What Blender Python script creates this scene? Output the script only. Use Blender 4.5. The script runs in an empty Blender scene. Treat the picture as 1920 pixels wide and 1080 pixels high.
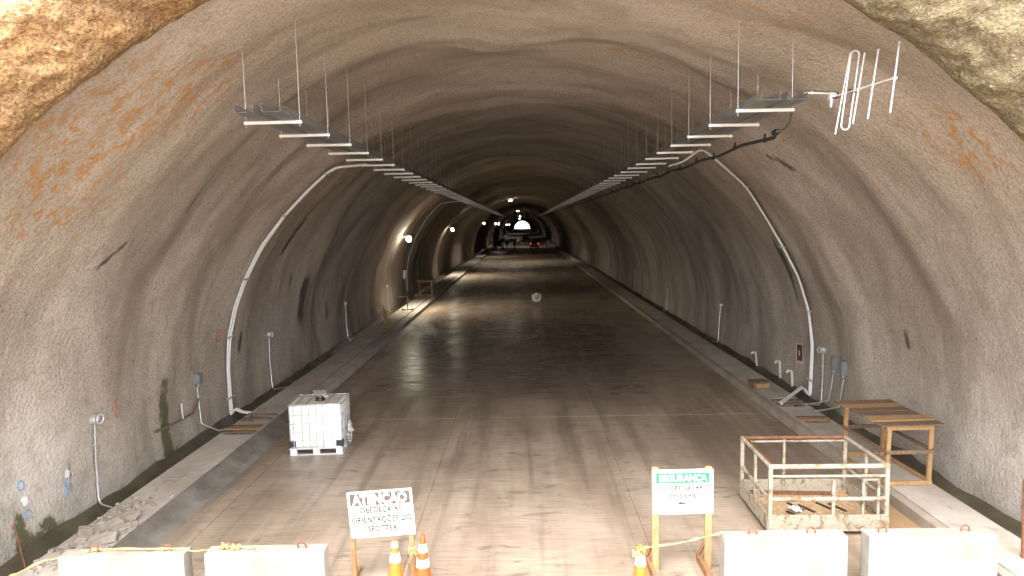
import bpy, bmesh, math, random
import numpy as np
from mathutils import Vector, Matrix, Euler
random.seed(7); np.random.seed(7)
SC = bpy.context.scene
COL = SC.collection
PI = math.pi
rad = math.radians

# ------------------------------------------------------------------ camera
CAM_H = 5.1
cam_data = bpy.data.cameras.new('camera'); cam = bpy.data.objects.new('camera', cam_data); COL.objects.link(cam)
cam_data.sensor_width = 36.0; cam_data.lens = 24.0; cam_data.clip_start = 0.1; cam_data.clip_end = 5000
_R = Vector((0.99967337, 0.01477733, -0.02085163)); _U = Vector((0.01938384, 0.09333052, 0.99544647)); _F = Vector((-0.01665614, 0.99552551, -0.09301359))
cam.matrix_world = Matrix(((_R.x, _U.x, -_F.x, 0), (_R.y, _U.y, -_F.y, 0), (_R.z, _U.z, -_F.z, CAM_H), (0, 0, 0, 1)))
SC.camera = cam

# ------------------------------------------------------------------ sky, sun, exposure
SUN_ELEV, SUN_AZ = rad(64), rad(196)        # azimuth: clockwise from +Y, the tunnel axis; the sun stands high behind the camera
world = bpy.data.worlds.new('World'); SC.world = world; world.use_nodes = True
wn = world.node_tree.nodes; wl = world.node_tree.links; wn.clear()
sky = wn.new('ShaderNodeTexSky'); sky.sky_type = 'NISHITA'; sky.sun_disc = False
sky.sun_elevation = SUN_ELEV; sky.sun_rotation = SUN_AZ; sky.air_density = 1.0; sky.dust_density = 2.0; sky.ozone_density = 0.6
hs = wn.new('ShaderNodeHueSaturation'); hs.inputs['Saturation'].default_value = 0.08      # milky overcast
bg = wn.new('ShaderNodeBackground'); bg.inputs['Strength'].default_value = 0.15
wo = wn.new('ShaderNodeOutputWorld')
wl.new(sky.outputs[0], hs.inputs['Color']); wl.new(hs.outputs[0], bg.inputs['Color']); wl.new(bg.outputs[0], wo.inputs['Surface'])
sd_ = bpy.data.lights.new('sun', 'SUN'); sd_.energy = 0.5; sd_.angle = rad(45); sd_.color = (1.0, 0.95, 0.88)
sun = bpy.data.objects.new('sun', sd_); COL.objects.link(sun)
sv = Vector((math.sin(SUN_AZ) * math.cos(SUN_ELEV), math.cos(SUN_AZ) * math.cos(SUN_ELEV), math.sin(SUN_ELEV)))
sun.rotation_euler = sv.to_track_quat('Z', 'Y').to_euler()
SC.view_settings.view_transform = 'Standard'; SC.view_settings.look = 'None'
SC.view_settings.exposure = 3.05; SC.view_settings.gamma = 1.0
SC.render.engine = 'CYCLES'
SC.cycles.use_adaptive_sampling = True; SC.cycles.adaptive_threshold = 0.025
SC.cycles.max_bounces = 5; SC.cycles.diffuse_bounces = 4; SC.cycles.glossy_bounces = 2

# ------------------------------------------------------------------ helpers
def tag(o, label=None, cat=None, group=None, kind=None):
    if label: o['label'] = label
    if cat: o['category'] = cat
    if group: o['group'] = group
    if kind: o['kind'] = kind
    return o

def empty(name, loc=(0, 0, 0), rz=0.0, label=None, cat=None, group=None):
    o = bpy.data.objects.new(name, None); COL.objects.link(o); o.empty_display_size = 0.2
    o.location = loc; o.rotation_euler = (0, 0, rz)
    return tag(o, label, cat, group)

def link(name, mesh, mat=None, parent=None, smooth=False):
    if mat is not None and not mesh.materials: mesh.materials.append(mat)
    o = bpy.data.objects.new(name, mesh); COL.objects.link(o); o.parent = parent
    if smooth:
        mesh.polygons.foreach_set('use_smooth', [True] * len(mesh.polygons))
    return o

def copy_tree(o, parent=None):
    c = o.copy(); COL.objects.link(c); c.parent = parent
    for ch in list(o.children): copy_tree(ch, c)
    return c

class MB:
    """collects simple solids, build() makes them one mesh object"""
    def __init__(s): s.v = []; s.f = []
    def add(s, vs, fs):
        n = len(s.v); s.v += [tuple(p) for p in vs]; s.f += [tuple(i + n for i in f) for f in fs]; return s
    def box(s, c, d, rot=None, ch=0.0):
        """box with centre c, size d, optional Euler/Matrix; ch = chamfer"""
        x, y, z = d[0] / 2, d[1] / 2, d[2] / 2
        if ch <= 0:
            vs = [(-x, -y, -z), (x, -y, -z), (x, y, -z), (-x, y, -z), (-x, -y, z), (x, -y, z), (x, y, z), (-x, y, z)]
            fs = [(0, 3, 2, 1), (4, 5, 6, 7), (0, 1, 5, 4), (1, 2, 6, 5), (2, 3, 7, 6), (3, 0, 4, 7)]
        else:
            b = bmesh.new(); bmesh.ops.create_cube(b, size=1.0)
            for q in b.verts: q.co = Vector((q.co.x * d[0], q.co.y * d[1], q.co.z * d[2]))
            bmesh.ops.bevel(b, geom=list(b.edges), offset=ch, segments=2, profile=0.7, affect='EDGES')
            b.verts.index_update(); vs = [q.co[:] for q in b.verts]; fs = [[q.index for q in f.verts] for f in b.faces]; b.free()
        M = Matrix.Identity(3)
        if rot is not None: M = rot if isinstance(rot, Matrix) else Euler(rot).to_matrix()
        c = Vector(c)
        return s.add([M @ Vector(p) + c for p in vs], fs)
    def bar(s, a, b, w, h=None, up=(0, 0, 1)):
        """rectangular bar from a to b"""
        a, b = Vector(a), Vector(b); h = w if h is None else h
        y = (b - a); L = y.length; y.normalize(); u = Vector(up)
        if abs(y.dot(u)) > 0.98: u = Vector((0, 1, 0))
        x = y.cross(u).normalized(); z = x.cross(y)
        return s.box((a + b) / 2, (w, L, h), Matrix((x, y, z)).transposed())
    def tube(s, pts, r, n=8, cap=True, radii=None):
        pts = [Vector(p) for p in pts]; rings = []; prev = None
        for i, p in enumerate(pts):
            t = (pts[min(i + 1, len(pts) - 1)] - pts[max(i - 1, 0)]).normalized()
            if prev is None:
                u = Vector((0, 0, 1)) if abs(t.z) < 0.9 else Vector((1, 0, 0)); x = t.cross(u).normalized()
            else:
                x = (prev - t * prev.dot(t)).normalized()
            prev = x; y = t.cross(x); rr = radii[i] if radii else r
            rings.append([p + (x * math.cos(2 * PI * k / n) + y * math.sin(2 * PI * k / n)) * rr for k in range(n)])
        vs = [q for rg in rings for q in rg]; fs = []
        for i in range(len(pts) - 1):
            for k in range(n):
                k2 = (k + 1) % n; fs.append((i * n + k, i * n + k2, (i + 1) * n + k2, (i + 1) * n + k))
        if cap: fs.append(tuple(range(n))[::-1]); fs.append(tuple((len(pts) - 1) * n + k for k in range(n)))
        return s.add(vs, fs)
    def lathe(s, prof, c=(0, 0, 0), n=24, M=None):
        """prof: list of (r, z)"""
        c = Vector(c); vs = []; fs = []; m = len(prof)
        for k in range(n):
            a = 2 * PI * k / n
            for r, z in prof:
                p = Vector((r * math.cos(a), r * math.sin(a), z)); p = (M @ p if M is not None else p) + c; vs.append(p)
        for k in range(n):
            k2 = (k + 1) % n
            for i in range(m - 1): fs.append((k * m + i, k2 * m + i, k2 * m + i + 1, k * m + i + 1))
        return s.add(vs, fs)
    def prism(s, poly, y0, y1):
        """polygon in xz extruded along y"""
        n = len(poly); vs = [(x, y0, z) for x, z in poly] + [(x, y1, z) for x, z in poly]
        fs = [tuple(range(n)), tuple(range(n, 2 * n))[::-1]] + [(i, i + n, (i + 1) % n + n, (i + 1) % n) for i in range(n)]
        return s.add(vs, fs)
    def mesh(s, name):
        me = bpy.data.meshes.new(name); me.from_pydata([tuple(p) for p in s.v], [], s.f)
        b = bmesh.new(); b.from_mesh(me); bmesh.ops.recalc_face_normals(b, faces=b.faces); b.to_mesh(me); b.free()
        return me
    def build(s, name, mat, parent=None, smooth=False, label=None, bevel=0):
        o = link(name, s.mesh(name), mat, parent, False)
        if smooth:
            for p in o.data.polygons: p.use_smooth = True
            try: o.data.set_sharp_from_angle(angle=rad(40))
            except Exception: pass
        if bevel:
            m = o.modifiers.new('bevel', 'BEVEL'); m.width = bevel; m.segments = 2; m.limit_method = 'ANGLE'
        if label: o['label'] = label
        return o

# value noise in numpy
_TAB = np.random.RandomState(11).rand(65536)
def _h(i, j): return _TAB[(i * 7919 + j * 104729 + (i * j) % 977 * 31) % 65536]
def vnoise(x, y):
    x = np.asarray(x, float) + 1000.0; y = np.asarray(y, float) + 1000.0
    i = np.floor(x).astype(np.int64); j = np.floor(y).astype(np.int64); a = x - i; b = y - j
    a = a * a * a * (a * (a * 6 - 15) + 10); b = b * b * b * (b * (b * 6 - 15) + 10)
    return (_h(i, j) * (1 - a) + _h(i + 1, j) * a) * (1 - b) + (_h(i, j + 1) * (1 - a) + _h(i + 1, j + 1) * a) * b
def fbm(x, y, o=4, g=0.5):
    t = 0; w = 1; n = 0
    for k in range(o): t = t + w * vnoise(x * 2 ** k + 17.3 * k, y * 2 ** k + 5.1 * k); n += w; w *= g
    return t / n
def sstep(a, b, x): t = np.clip((x - a) / (b - a), 0, 1); return t * t * (3 - 2 * t)

# ------------------------------------------------------------------ materials
class NT:
    def __init__(s, name):
        s.m = bpy.data.materials.new(name); s.m.use_nodes = True; s.t = s.m.node_tree; s.t.nodes.clear()
        s.out = s.n('ShaderNodeOutputMaterial'); s.b = s.n('ShaderNodeBsdfPrincipled'); s.l(s.b.outputs[0], s.out.inputs[0])
    def n(s, k, **kw):
        q = s.t.nodes.new(k)
        for a, v in kw.items(): setattr(q, a, v)
        return q
    def l(s, a, b): s.t.links.new(a, b)
    def put(s, sock, v):
        if isinstance(v, bpy.types.NodeSocket): s.l(v, sock)
        else: sock.default_value = v
    def math(s, op, a, b=0.0, clamp=False):
        q = s.n('ShaderNodeMath', operation=op); q.use_clamp = clamp; s.put(q.inputs[0], a); s.put(q.inputs[1], b); return q.outputs[0]
    def noise(s, vec, scale, detail=4, rough=0.55, dist=0.0):
        q = s.n('ShaderNodeTexNoise'); s.l(vec, q.inputs['Vector']); q.inputs['Scale'].default_value = scale
        q.inputs['Detail'].default_value = detail; q.inputs['Roughness'].default_value = rough; q.inputs['Distortion'].default_value = dist
        return q.outputs['Fac']
    def mapv(s, vec, scale=(1, 1, 1), loc=(0, 0, 0), rot=(0, 0, 0)):
        q = s.n('ShaderNodeMapping'); s.l(vec, q.inputs[0]); q.inputs['Scale'].default_value = scale; q.inputs['Location'].default_value = loc; q.inputs['Rotation'].default_value = rot
        return q.outputs[0]
    def ramp(s, f, a, b, smooth=True):
        q = s.n('ShaderNodeMapRange'); q.interpolation_type = 'SMOOTHSTEP' if smooth else 'LINEAR'
        s.put(q.inputs['Value'], f); q.inputs['From Min'].default_value = a; q.inputs['From Max'].default_value = b; return q.outputs[0]
    def rng(s, f, a, b, c, d):
        q = s.n('ShaderNodeMapRange'); s.put(q.inputs['Value'], f)
        for k, v in zip(('From Min', 'From Max', 'To Min', 'To Max'), (a, b, c, d)): q.inputs[k].default_value = v
        return q.outputs[0]
    def mix(s, f, a, b, blend='MIX'):
        q = s.n('ShaderNodeMix', data_type='RGBA', blend_type=blend)
        s.put(q.inputs[0], f); s.put(q.inputs[6], a if not isinstance(a, tuple) else (*a, 1)); s.put(q.inputs[7], b if not isinstance(b, tuple) else (*b, 1)); return q.outputs[2]
    def bump(s, h, strength, dist, prev=None):
        q = s.n('ShaderNodeBump'); q.inputs['Strength'].default_value = strength; q.inputs['Distance'].default_value = dist; s.l(h, q.inputs['Height'])
        if prev is not None: s.l(prev, q.inputs['Normal'])
        return q.outputs[0]
    def set(s, **kw):
        for k, v in kw.items():
            k = k.replace('_', ' '); sock = s.b.inputs[{'color': 'Base Color', 'rough': 'Roughness', 'metal': 'Metallic', 'normal': 'Normal', 'spec': 'Specular IOR Level', 'emit': 'Emission Color', 'power': 'Emission Strength', 'trans': 'Transmission Weight', 'sub': 'Subsurface Weight'}.get(k, k)]
            if isinstance(v, tuple) and len(v) == 3: v = (*v, 1)
            s.put(sock, v)
        return s.m
    def obj(s): return s.n('ShaderNodeTexCoord').outputs['Object']
    def pos(s): return s.n('ShaderNodeNewGeometry').outputs['Position']
    def rand(s): return s.n('ShaderNodeObjectInfo').outputs['Random']

def simple(name, col, rough=0.6, metal=0.0, var=0.18, scale=9.0, bump=0.0, spec=0.5, dirt=None, dscale=2.5):
    """one base colour with mottling, optional dirt colour patches"""
    t = NT(name); o = t.obj(); f = t.noise(o, scale, 5, 0.6)
    c = t.mix(t.rng(f, 0.3, 0.7, 0, 1), tuple(x * (1 - var) for x in col), tuple(min(1, x * (1 + var)) for x in col))
    if dirt:
        g = t.noise(o, dscale, 6, 0.65, 0.4); c = t.mix(t.math('MULTIPLY', t.ramp(g, 0.47, 0.66), dirt[3]), c, tuple(dirt[:3]))
    kw = dict(color=c, rough=t.rng(f, 0.3, 0.7, max(0, rough - 0.08), min(1, rough + 0.08)), metal=metal, spec=spec)
    if bump: kw['normal'] = t.bump(t.noise(o, scale * 4, 4, 0.6), 0.6, bump)
    return t.set(**kw)

def wood(name, col, dark, scale=1.0):
    t = NT(name); o = t.obj(); r = t.rand()
    q = t.n('ShaderNodeVectorMath', operation='ADD'); t.l(o, q.inputs[0]); cx = t.n('ShaderNodeCombineXYZ'); t.l(t.math('MULTIPLY', r, 31.0), cx.inputs[0]); t.l(t.math('MULTIPLY', r, 17.0), cx.inputs[2]); t.l(cx.outputs[0], q.inputs[1])
    g = t.noise(t.mapv(q.outputs[0], (9 * scale, 9 * scale, 1.2 * scale)), 3.0, 5, 0.6, 0.8)
    k = t.noise(q.outputs[0], 3.5, 4, 0.6)
    c = t.mix(t.ramp(g, 0.3, 0.72), dark, col); c = t.mix(t.math('MULTIPLY', t.ramp(k, 0.5, 0.75), 0.5), c, tuple(x * 0.55 for x in dark))
    c = t.mix(t.rng(r, 0, 1, 0, 0.7), c, tuple(x * 0.5 for x in col))
    return t.set(color=c, rough=0.75, normal=t.bump(g, 0.4, 0.004))

def emis(name, col, power):
    t = NT(name); return t.set(color=(0.8, 0.8, 0.8), emit=col, power=power, rough=0.4)

def mat_shotcrete():
    t = NT('shotcrete'); uvn = t.n('ShaderNodeUVMap'); uvn.uv_map = 'arc_depth'; uv = uvn.outputs[0]; p = t.pos()
    st = t.n('ShaderNodeVertexColor'); st.layer_name = 'stain'; sp = t.n('ShaderNodeSeparateColor'); t.l(st.outputs[0], sp.inputs[0])
    big = t.noise(t.mapv(uv, (0.30, 1.0, 1)), 0.55, 3, 0.6, 0.5)          # bands that follow the rounds of spraying
    stk = t.noise(t.mapv(uv, (0.25, 1.3, 1)), 0.9, 3, 0.55, 0.6)          # run marks down the wall
    mot = t.noise(p, 2.3, 3, 0.65); fine = t.noise(p, 26.0, 2, 0.6)
    c = t.mix(t.ramp(big, 0.34, 0.66), (0.360, 0.298, 0.245), (0.535, 0.462, 0.394))
    c = t.mix(t.math('MULTIPLY', t.ramp(stk, 0.50, 0.70), 0.42), c, (0.20, 0.16, 0.125))
    c = t.mix(t.math('MULTIPLY', t.ramp(mot, 0.55, 0.78), 0.32), c, (0.50, 0.43, 0.36))
    c = t.mix(t.math('MULTIPLY', t.ramp(mot, 0.50, 0.28), 0.25), c, (0.26, 0.21, 0.13))
    c = t.mix(t.math('MULTIPLY', t.ramp(fine, 0.54, 0.38), 0.42), c, (0.15, 0.12, 0.095))
    # rusty blotches
    bl = t.noise(t.mapv(uv, (1.0, 1.7, 1)), 3.2, 3, 0.62, 0.3); bl2 = t.noise(p, 9.0, 2, 0.6)
    om = t.math('MULTIPLY', t.ramp(t.math('ADD', bl, t.math('MULTIPLY', sp.outputs[0], 0.22)), 0.66, 0.80), t.math('MULTIPLY', t.ramp(bl2, 0.32, 0.62), sp.outputs[0]), True)
    c = t.mix(t.math('MULTIPLY', om, 0.95), c, (0.42, 0.205, 0.07))
    c = t.mix(t.math('MULTIPLY', sp.outputs[0], 0.16), c, (0.33, 0.25, 0.12))
    c = t.mix(t.math('MULTIPLY', st.outputs[1], t.rng(mot, 0.35, 0.65, 0.3, 0.9)), c, (0.62, 0.57, 0.52))
    # damp and moss
    wn_ = t.noise(t.mapv(uv, (0.8, 3.0, 1)), 2.2, 4, 0.6, 0.3)
    wm = t.ramp(t.math('MULTIPLY', sp.outputs[1], t.rng(wn_, 0.3, 0.7, 0.55, 1.4)), 0.30, 0.62)
    c = t.mix(t.math('MULTIPLY', wm, 0.86), c, (0.058, 0.047, 0.036))
    mm = t.ramp(t.math('MULTIPLY', sp.outputs[2], t.rng(t.noise(p, 4.0, 5, 0.7), 0.3, 0.7, 0.35, 1.6)), 0.30, 0.70)
    c = t.mix(t.math('MULTIPLY', mm, 0.88), c, (0.085, 0.078, 0.028))
    nrm = t.bump(t.noise(p, 15.0, 3, 0.72), 1.0, 0.046)
    return t.set(color=c, rough=t.rng(wm, 0, 1, 0.86, 0.38), normal=nrm, spec=0.35)

def mat_rock(name):
    t = NT(name); p = t.pos(); st = t.n('ShaderNodeVertexColor'); st.layer_name = 'stain'; sp = t.n('ShaderNodeSeparateColor'); t.l(st.outputs[0], sp.inputs[0])
    a = t.noise(p, 1.3, 6, 0.65); b = t.noise(p, 9.0, 3, 0.7); f = t.noise(p, 24.0, 3, 0.65)
    c = t.mix(t.ramp(a, 0.35, 0.65), (0.30, 0.245, 0.175), (0.40, 0.33, 0.25))
    o = t.mix(t.ramp(t.math('ADD', t.math('MULTIPLY', b, 0.35), t.math('MULTIPLY', f, 0.65)), 0.34, 0.64), (0.22, 0.115, 0.045), (0.47, 0.285, 0.135))
    c = t.mix(t.math('MULTIPLY', sp.outputs[0], t.rng(a, 0.3, 0.7, 0.75, 1.15), True), c, o)
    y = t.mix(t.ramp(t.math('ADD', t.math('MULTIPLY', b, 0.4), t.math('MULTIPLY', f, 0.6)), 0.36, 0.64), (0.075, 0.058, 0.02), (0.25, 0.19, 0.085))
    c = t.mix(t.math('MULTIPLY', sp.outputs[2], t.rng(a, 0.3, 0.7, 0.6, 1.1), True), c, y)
    c = t.mix(t.math('MULTIPLY', t.ramp(f, 0.60, 0.74), 0.65), c, (0.62, 0.52, 0.43))
    c = t.mix(t.math('MULTIPLY', t.ramp(f, 0.44, 0.30), 0.5), c, (0.09, 0.07, 0.045))
    n = t.bump(t.noise(p, 9.0, 4, 0.75), 1.0, 0.16)
    return t.set(color=c, rough=0.9, normal=n, spec=0.3)

def mat_floor():
    t = NT('road_concrete'); p = t.pos(); r = t.rand(); sx = t.n('ShaderNodeSeparateXYZ'); t.l(p, sx.inputs[0]); X, Y = sx.outputs[0], sx.outputs[1]
    a = t.noise(t.mapv(p, (1, 0.5, 1)), 0.5, 4, 0.62, 0.4)
    tyre = t.noise(t.mapv(p, (1.0, 0.045, 1)), 2.1, 3, 0.6, 0.15)
    broom = t.noise(t.mapv(p, (0.5, 14, 1)), 2.6, 3, 0.65)
    spot = t.noise(t.mapv(p, (0.55, 1.6, 1)), 2.1, 4, 0.7, 0.6); grit = t.noise(p, 34.0, 2, 0.7)
    c = t.mix(t.ramp(a, 0.32, 0.68), (0.245, 0.182, 0.130), (0.395, 0.312, 0.240))
    c = t.mix(t.math('MULTIPLY', t.ramp(tyre, 0.49, 0.64), 0.60), c, (0.155, 0.118, 0.088))
    c = t.mix(t.math('MULTIPLY', t.ramp(tyre, 0.44, 0.28), 0.35), c, (0.45, 0.385, 0.325))
    c = t.mix(t.math('MULTIPLY', t.ramp(broom, 0.48, 0.66), 0.55), c, (0.15, 0.112, 0.082))
    c = t.mix(t.math('MULTIPLY', t.ramp(broom, 0.46, 0.28), 0.30), c, (0.47, 0.40, 0.335))
    c = t.mix(t.math('MULTIPLY', t.ramp(spot, 0.56, 0.68), 0.65), c, (0.12, 0.09, 0.068))
    c = t.mix(t.math('MULTIPLY', t.ramp(grit, 0.62, 0.72), 0.35), c, (0.52, 0.45, 0.38))
    c = t.mix(t.rng(r, 0, 1, 0, 0.07), c, (0.20, 0.155, 0.12))
    mud = t.math('MULTIPLY', t.math('MULTIPLY', t.ramp(X, 5.55, 6.0), t.ramp(Y, 12.6, 11.0)), t.rng(spot, 0.3, 0.6, 0.9, 0.5), True)
    c = t.mix(mud, c, (0.40, 0.245, 0.11))
    # standing damp: a long wet reach in the middle of the tunnel
    w1 = t.noise(t.mapv(p, (0.55, 0.34, 1)), 0.62, 4, 0.66, 0.8); w2 = t.noise(t.mapv(p, (0.35, 2.4, 1)), 1.3, 3, 0.7, 0.5)
    wy = t.math('MULTIPLY', t.ramp(Y, 11.5, 25.0), t.ramp(Y, 60, 34))
    xl = t.ramp(X, -6.1, -4.2); xr = t.ramp(X, 8.2, 2.6)
    reg = t.math('MULTIPLY', wy, t.math('MULTIPLY', xl, xr))
    wet = t.ramp(t.math('ADD', t.math('MULTIPLY', reg, 0.62), t.math('ADD', t.math('MULTIPLY', w1, 0.34), t.math('MULTIPLY', w2, 0.42))), 0.60, 0.98)
    c = t.mix(t.math('MULTIPLY', wet, 0.62), c, (0.140, 0.110, 0.087))
    sheen = t.ramp(t.math('ADD', w1, t.math('MULTIPLY', wet, 0.15)), 0.40, 0.62)
    rough = t.math('SUBTRACT', t.rng(sheen, 0, 1, 0.62, 0.36), t.math('MULTIPLY', wet, t.rng(w2, 0.3, 0.7, 0.04, 0.16)), True)
    n = t.bump(t.noise(t.mapv(p, (1.2, 8, 1)), 2.4, 3, 0.65), 0.35, 0.010)
    return t.set(color=c, rough=rough, normal=n, spec=0.5)

def mat_concrete(name, lo, hi, dark, rough=0.8, sc=1.0, wet=0.0, dk=0.6):
    t = NT(name); p = t.pos(); a = t.noise(p, 0.9 * sc, 6, 0.65, 0.4); b = t.noise(t.mapv(p, (1, 0.5, 1)), 3.0 * sc, 6, 0.7, 0.5); f = t.noise(p, 38, 3, 0.6)
    c = t.mix(t.ramp(a, 0.3, 0.7), lo, hi); c = t.mix(t.math('MULTIPLY', t.ramp(b, 0.54, 0.72), dk), c, dark)
    c = t.mix(t.math('MULTIPLY', t.ramp(f, 0.6, 0.75), 0.3), c, tuple(min(1, x * 1.25) for x in hi))
    n = t.bump(b, 0.5, 0.012); n = t.bump(f, 0.4, 0.005, n)
    return t.set(color=c, rough=t.rng(b, 0.3, 0.7, max(0.1, rough - wet), rough), normal=n)

M = {}
M['shot'] = mat_shotcrete(); M['rock'] = mat_rock('portal_rock'); M['floor'] = mat_floor()
M['walk'] = mat_concrete('walkway_concrete', (0.36, 0.31, 0.26), (0.50, 0.445, 0.39), (0.22, 0.165, 0.12))
M['kerb'] = mat_concrete('kerb_mortar', (0.135, 0.117, 0.10), (0.25, 0.225, 0.196), (0.36, 0.33, 0.30), 0.55, 1.6, 0.25, 0.6)
M['kerbR'] = mat_concrete('kerb_stone', (0.27, 0.22, 0.17), (0.38, 0.32, 0.26), (0.14, 0.10, 0.07))
M['ditch'] = mat_concrete('ditch_mud', (0.055, 0.045, 0.032), (0.12, 0.10, 0.065), (0.075, 0.075, 0.025), 0.55, 1.5, 0.3)
M['joint'] = simple('joint_filler', (0.12, 0.098, 0.078), 0.9)
M['ground'] = mat_concrete('yard_ground', (0.27, 0.22, 0.17), (0.36, 0.30, 0.24), (0.18, 0.13, 0.09))
M['barrier'] = mat_concrete('barrier_concrete', (0.215, 0.19, 0.16), (0.33, 0.30, 0.265), (0.40, 0.31, 0.20), 0.85, 1.4, 0.0, 0.4)
M['galv'] = simple('galvanised_steel', (0.66, 0.66, 0.66), 0.36, 0.65, 0.10, 14)
M['white_steel'] = simple('pale_steel_strut', (0.84, 0.83, 0.81), 0.40, 0.1, 0.04, 14)
def mat_tray():
    t = NT('perforated_tray_sheet'); o = t.obj(); sx = t.n('ShaderNodeSeparateXYZ'); t.l(o, sx.inputs[0])
    q = t.math('ADD', sx.outputs[0], sx.outputs[2]); ca = t.math('FRACT', t.math('MULTIPLY', q, 22.0)); cb = t.math('FRACT', t.math('MULTIPLY', sx.outputs[1], 14.0))
    hole = t.math('MULTIPLY', t.math('LESS_THAN', t.math('ABSOLUTE', t.math('SUBTRACT', ca, 0.5)), 0.20), t.math('LESS_THAN', t.math('ABSOLUTE', t.math('SUBTRACT', cb, 0.5)), 0.32))
    t.set(color=(0.26, 0.26, 0.26), rough=0.5, metal=0.5, Alpha=t.math('SUBTRACT', 1.0, hole)); return t.m
M['tray'] = mat_tray()
M['alu'] = simple('aluminium_tube', (0.82, 0.82, 0.84), 0.32, 0.35, 0.05, 14)
M['black'] = simple('black_rubber', (0.022, 0.021, 0.020), 0.55)
M['grey_box'] = simple('grey_plastic', (0.20, 0.205, 0.215), 0.5)
M['pvc'] = simple('white_pvc', (0.68, 0.64, 0.54), 0.45, dirt=(0.30, 0.22, 0.12, 0.5))
M['rust'] = simple('rusty_steel', (0.20, 0.088, 0.045), 0.8, 0.2, 0.35, 12, 0.004)
M['brownpipe'] = simple('dull_brown_pipe', (0.17, 0.13, 0.10), 0.7)
M['rope'] = simple('orange_tape', (0.80, 0.42, 0.13), 0.55, 0, 0.15, 20)
M['ropey'] = simple('yellow_tape', (0.62, 0.36, 0.14), 0.55, 0, 0.15, 20)
M['orange'] = simple('cone_orange', (0.62, 0.085, 0.018), 0.45, 0, 0.10, 8, dirt=(0.35, 0.12, 0.04, 0.35), dscale=6)
M['orange2'] = simple('cone_amber', (0.70, 0.15, 0.02), 0.42, 0, 0.08, 8, dirt=(0.45, 0.18, 0.04, 0.3), dscale=6)
M['white'] = simple('white_reflective', (0.80, 0.80, 0.79), 0.4, 0, 0.04, 10, dirt=(0.45, 0.40, 0.34, 0.3), dscale=5)
M['board'] = simple('sign_white', (0.66, 0.65, 0.63), 0.35, 0, 0.02, 5, dirt=(0.62, 0.56, 0.48, 0.35), dscale=3)
M['print_brown'] = simple('faded_black_print', (0.085, 0.060, 0.052), 0.6)
M['print_text'] = simple('faded_letter_print', (0.032, 0.024, 0.016), 0.6)
M['print_green'] = simple('green_print', (0.008, 0.20, 0.095), 0.5, 0, 0.06)
M['print_black'] = simple('black_print', (0.03, 0.028, 0.03), 0.5)
M['print_red'] = simple('red_print', (0.62, 0.03, 0.03), 0.5)
M['plaque'] = simple('maroon_plaque', (0.13, 0.035, 0.035), 0.5)
M['wood'] = wood('sawn_pine', (0.52, 0.32, 0.15), (0.33, 0.185, 0.08))
M['wood_dark'] = wood('weathered_board', (0.26, 0.165, 0.10), (0.12, 0.072, 0.045))
M['wood_stake'] = wood('stake_wood', (0.42, 0.215, 0.095), (0.28, 0.13, 0.055))
def mat_oldpaint():
    t = NT('chipped_cream_paint'); o = t.pos(); a = t.noise(o, 7.0, 6, 0.7, 0.4); b = t.noise(o, 24.0, 4, 0.65)
    c = t.mix(t.ramp(b, 0.35, 0.65), (0.31, 0.265, 0.20), (0.42, 0.37, 0.29))
    c = t.mix(t.ramp(a, 0.50, 0.62), c, (0.20, 0.13, 0.075)); c = t.mix(t.math('MULTIPLY', t.ramp(b, 0.60, 0.70), 0.8), c, (0.13, 0.06, 0.03))
    return t.set(color=c, rough=0.7, normal=t.bump(a, 0.5, 0.006))
M['cagepaint'] = mat_oldpaint()
def mat_deck():
    t = NT('basket_deck_rust'); o = t.pos(); a = t.noise(o, 4.5, 6, 0.7, 0.6); b = t.noise(o, 26.0, 4, 0.65)
    c = t.mix(t.ramp(a, 0.35, 0.65), (0.42, 0.23, 0.10), (0.50, 0.36, 0.22)); c = t.mix(t.ramp(b, 0.56, 0.66), c, (0.62, 0.56, 0.47)); c = t.mix(t.ramp(b, 0.42, 0.34), c, (0.09, 0.06, 0.045))
    return t.set(color=c, rough=0.8, normal=t.bump(b, 0.5, 0.006))
M['deck'] = mat_deck()
def mat_tank():
    t = NT('tank_polyethylene'); o = t.obj(); a = t.noise(o, 2.0, 4, 0.6)
    c = t.mix(t.ramp(a, 0.3, 0.7), (0.76, 0.79, 0.77), (0.83, 0.84, 0.82)); return t.set(color=c, rough=0.38, sub=0.0)
M['tank'] = mat_tank()
M['tank_top'] = simple('dusty_tank_top', (0.58, 0.52, 0.46), 0.6, 0, 0.12, 6, dirt=(0.40, 0.30, 0.22, 0.6))
M['dark_car'] = simple('dark_car_paint', (0.020, 0.021, 0.024), 0.28, 0.2, 0.1, 4)
M['grey_car'] = simple('grey_car_paint', (0.06, 0.06, 0.065), 0.3, 0.3, 0.1, 4)
M['glass'] = simple('car_glass', (0.012, 0.014, 0.016), 0.08)
M['cloth'] = simple('dark_workwear', (0.035, 0.035, 0.045), 0.85)
M['vest'] = simple('lime_vest', (0.42, 0.62, 0.05), 0.6)
M['vest_orange'] = simple('orange_vest', (0.62, 0.16, 0.03), 0.6)
M['skin'] = simple('skin', (0.42, 0.25, 0.17), 0.5)
M['helmet'] = simple('white_helmet', (0.75, 0.74, 0.70), 0.35)
M['bag'] = simple('thin_grey_plastic', (0.48, 0.47, 0.45), 0.35)
M['tail'] = emis('lit_tail_lamp', (1.0, 0.03, 0.02), 0.35)
M['plate'] = simple('plate_white', (0.75, 0.75, 0.72), 0.4)
M['lamp'] = emis('lit_lamp_glass', (1.0, 0.91, 0.72), 9.0)
M['lampw'] = emis('lit_lamp_cool', (0.92, 0.94, 1.0), 5.0)
M['rubble'] = simple('rubble_concrete', (0.30, 0.26, 0.215), 0.9, 0, 0.3, 9)
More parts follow.
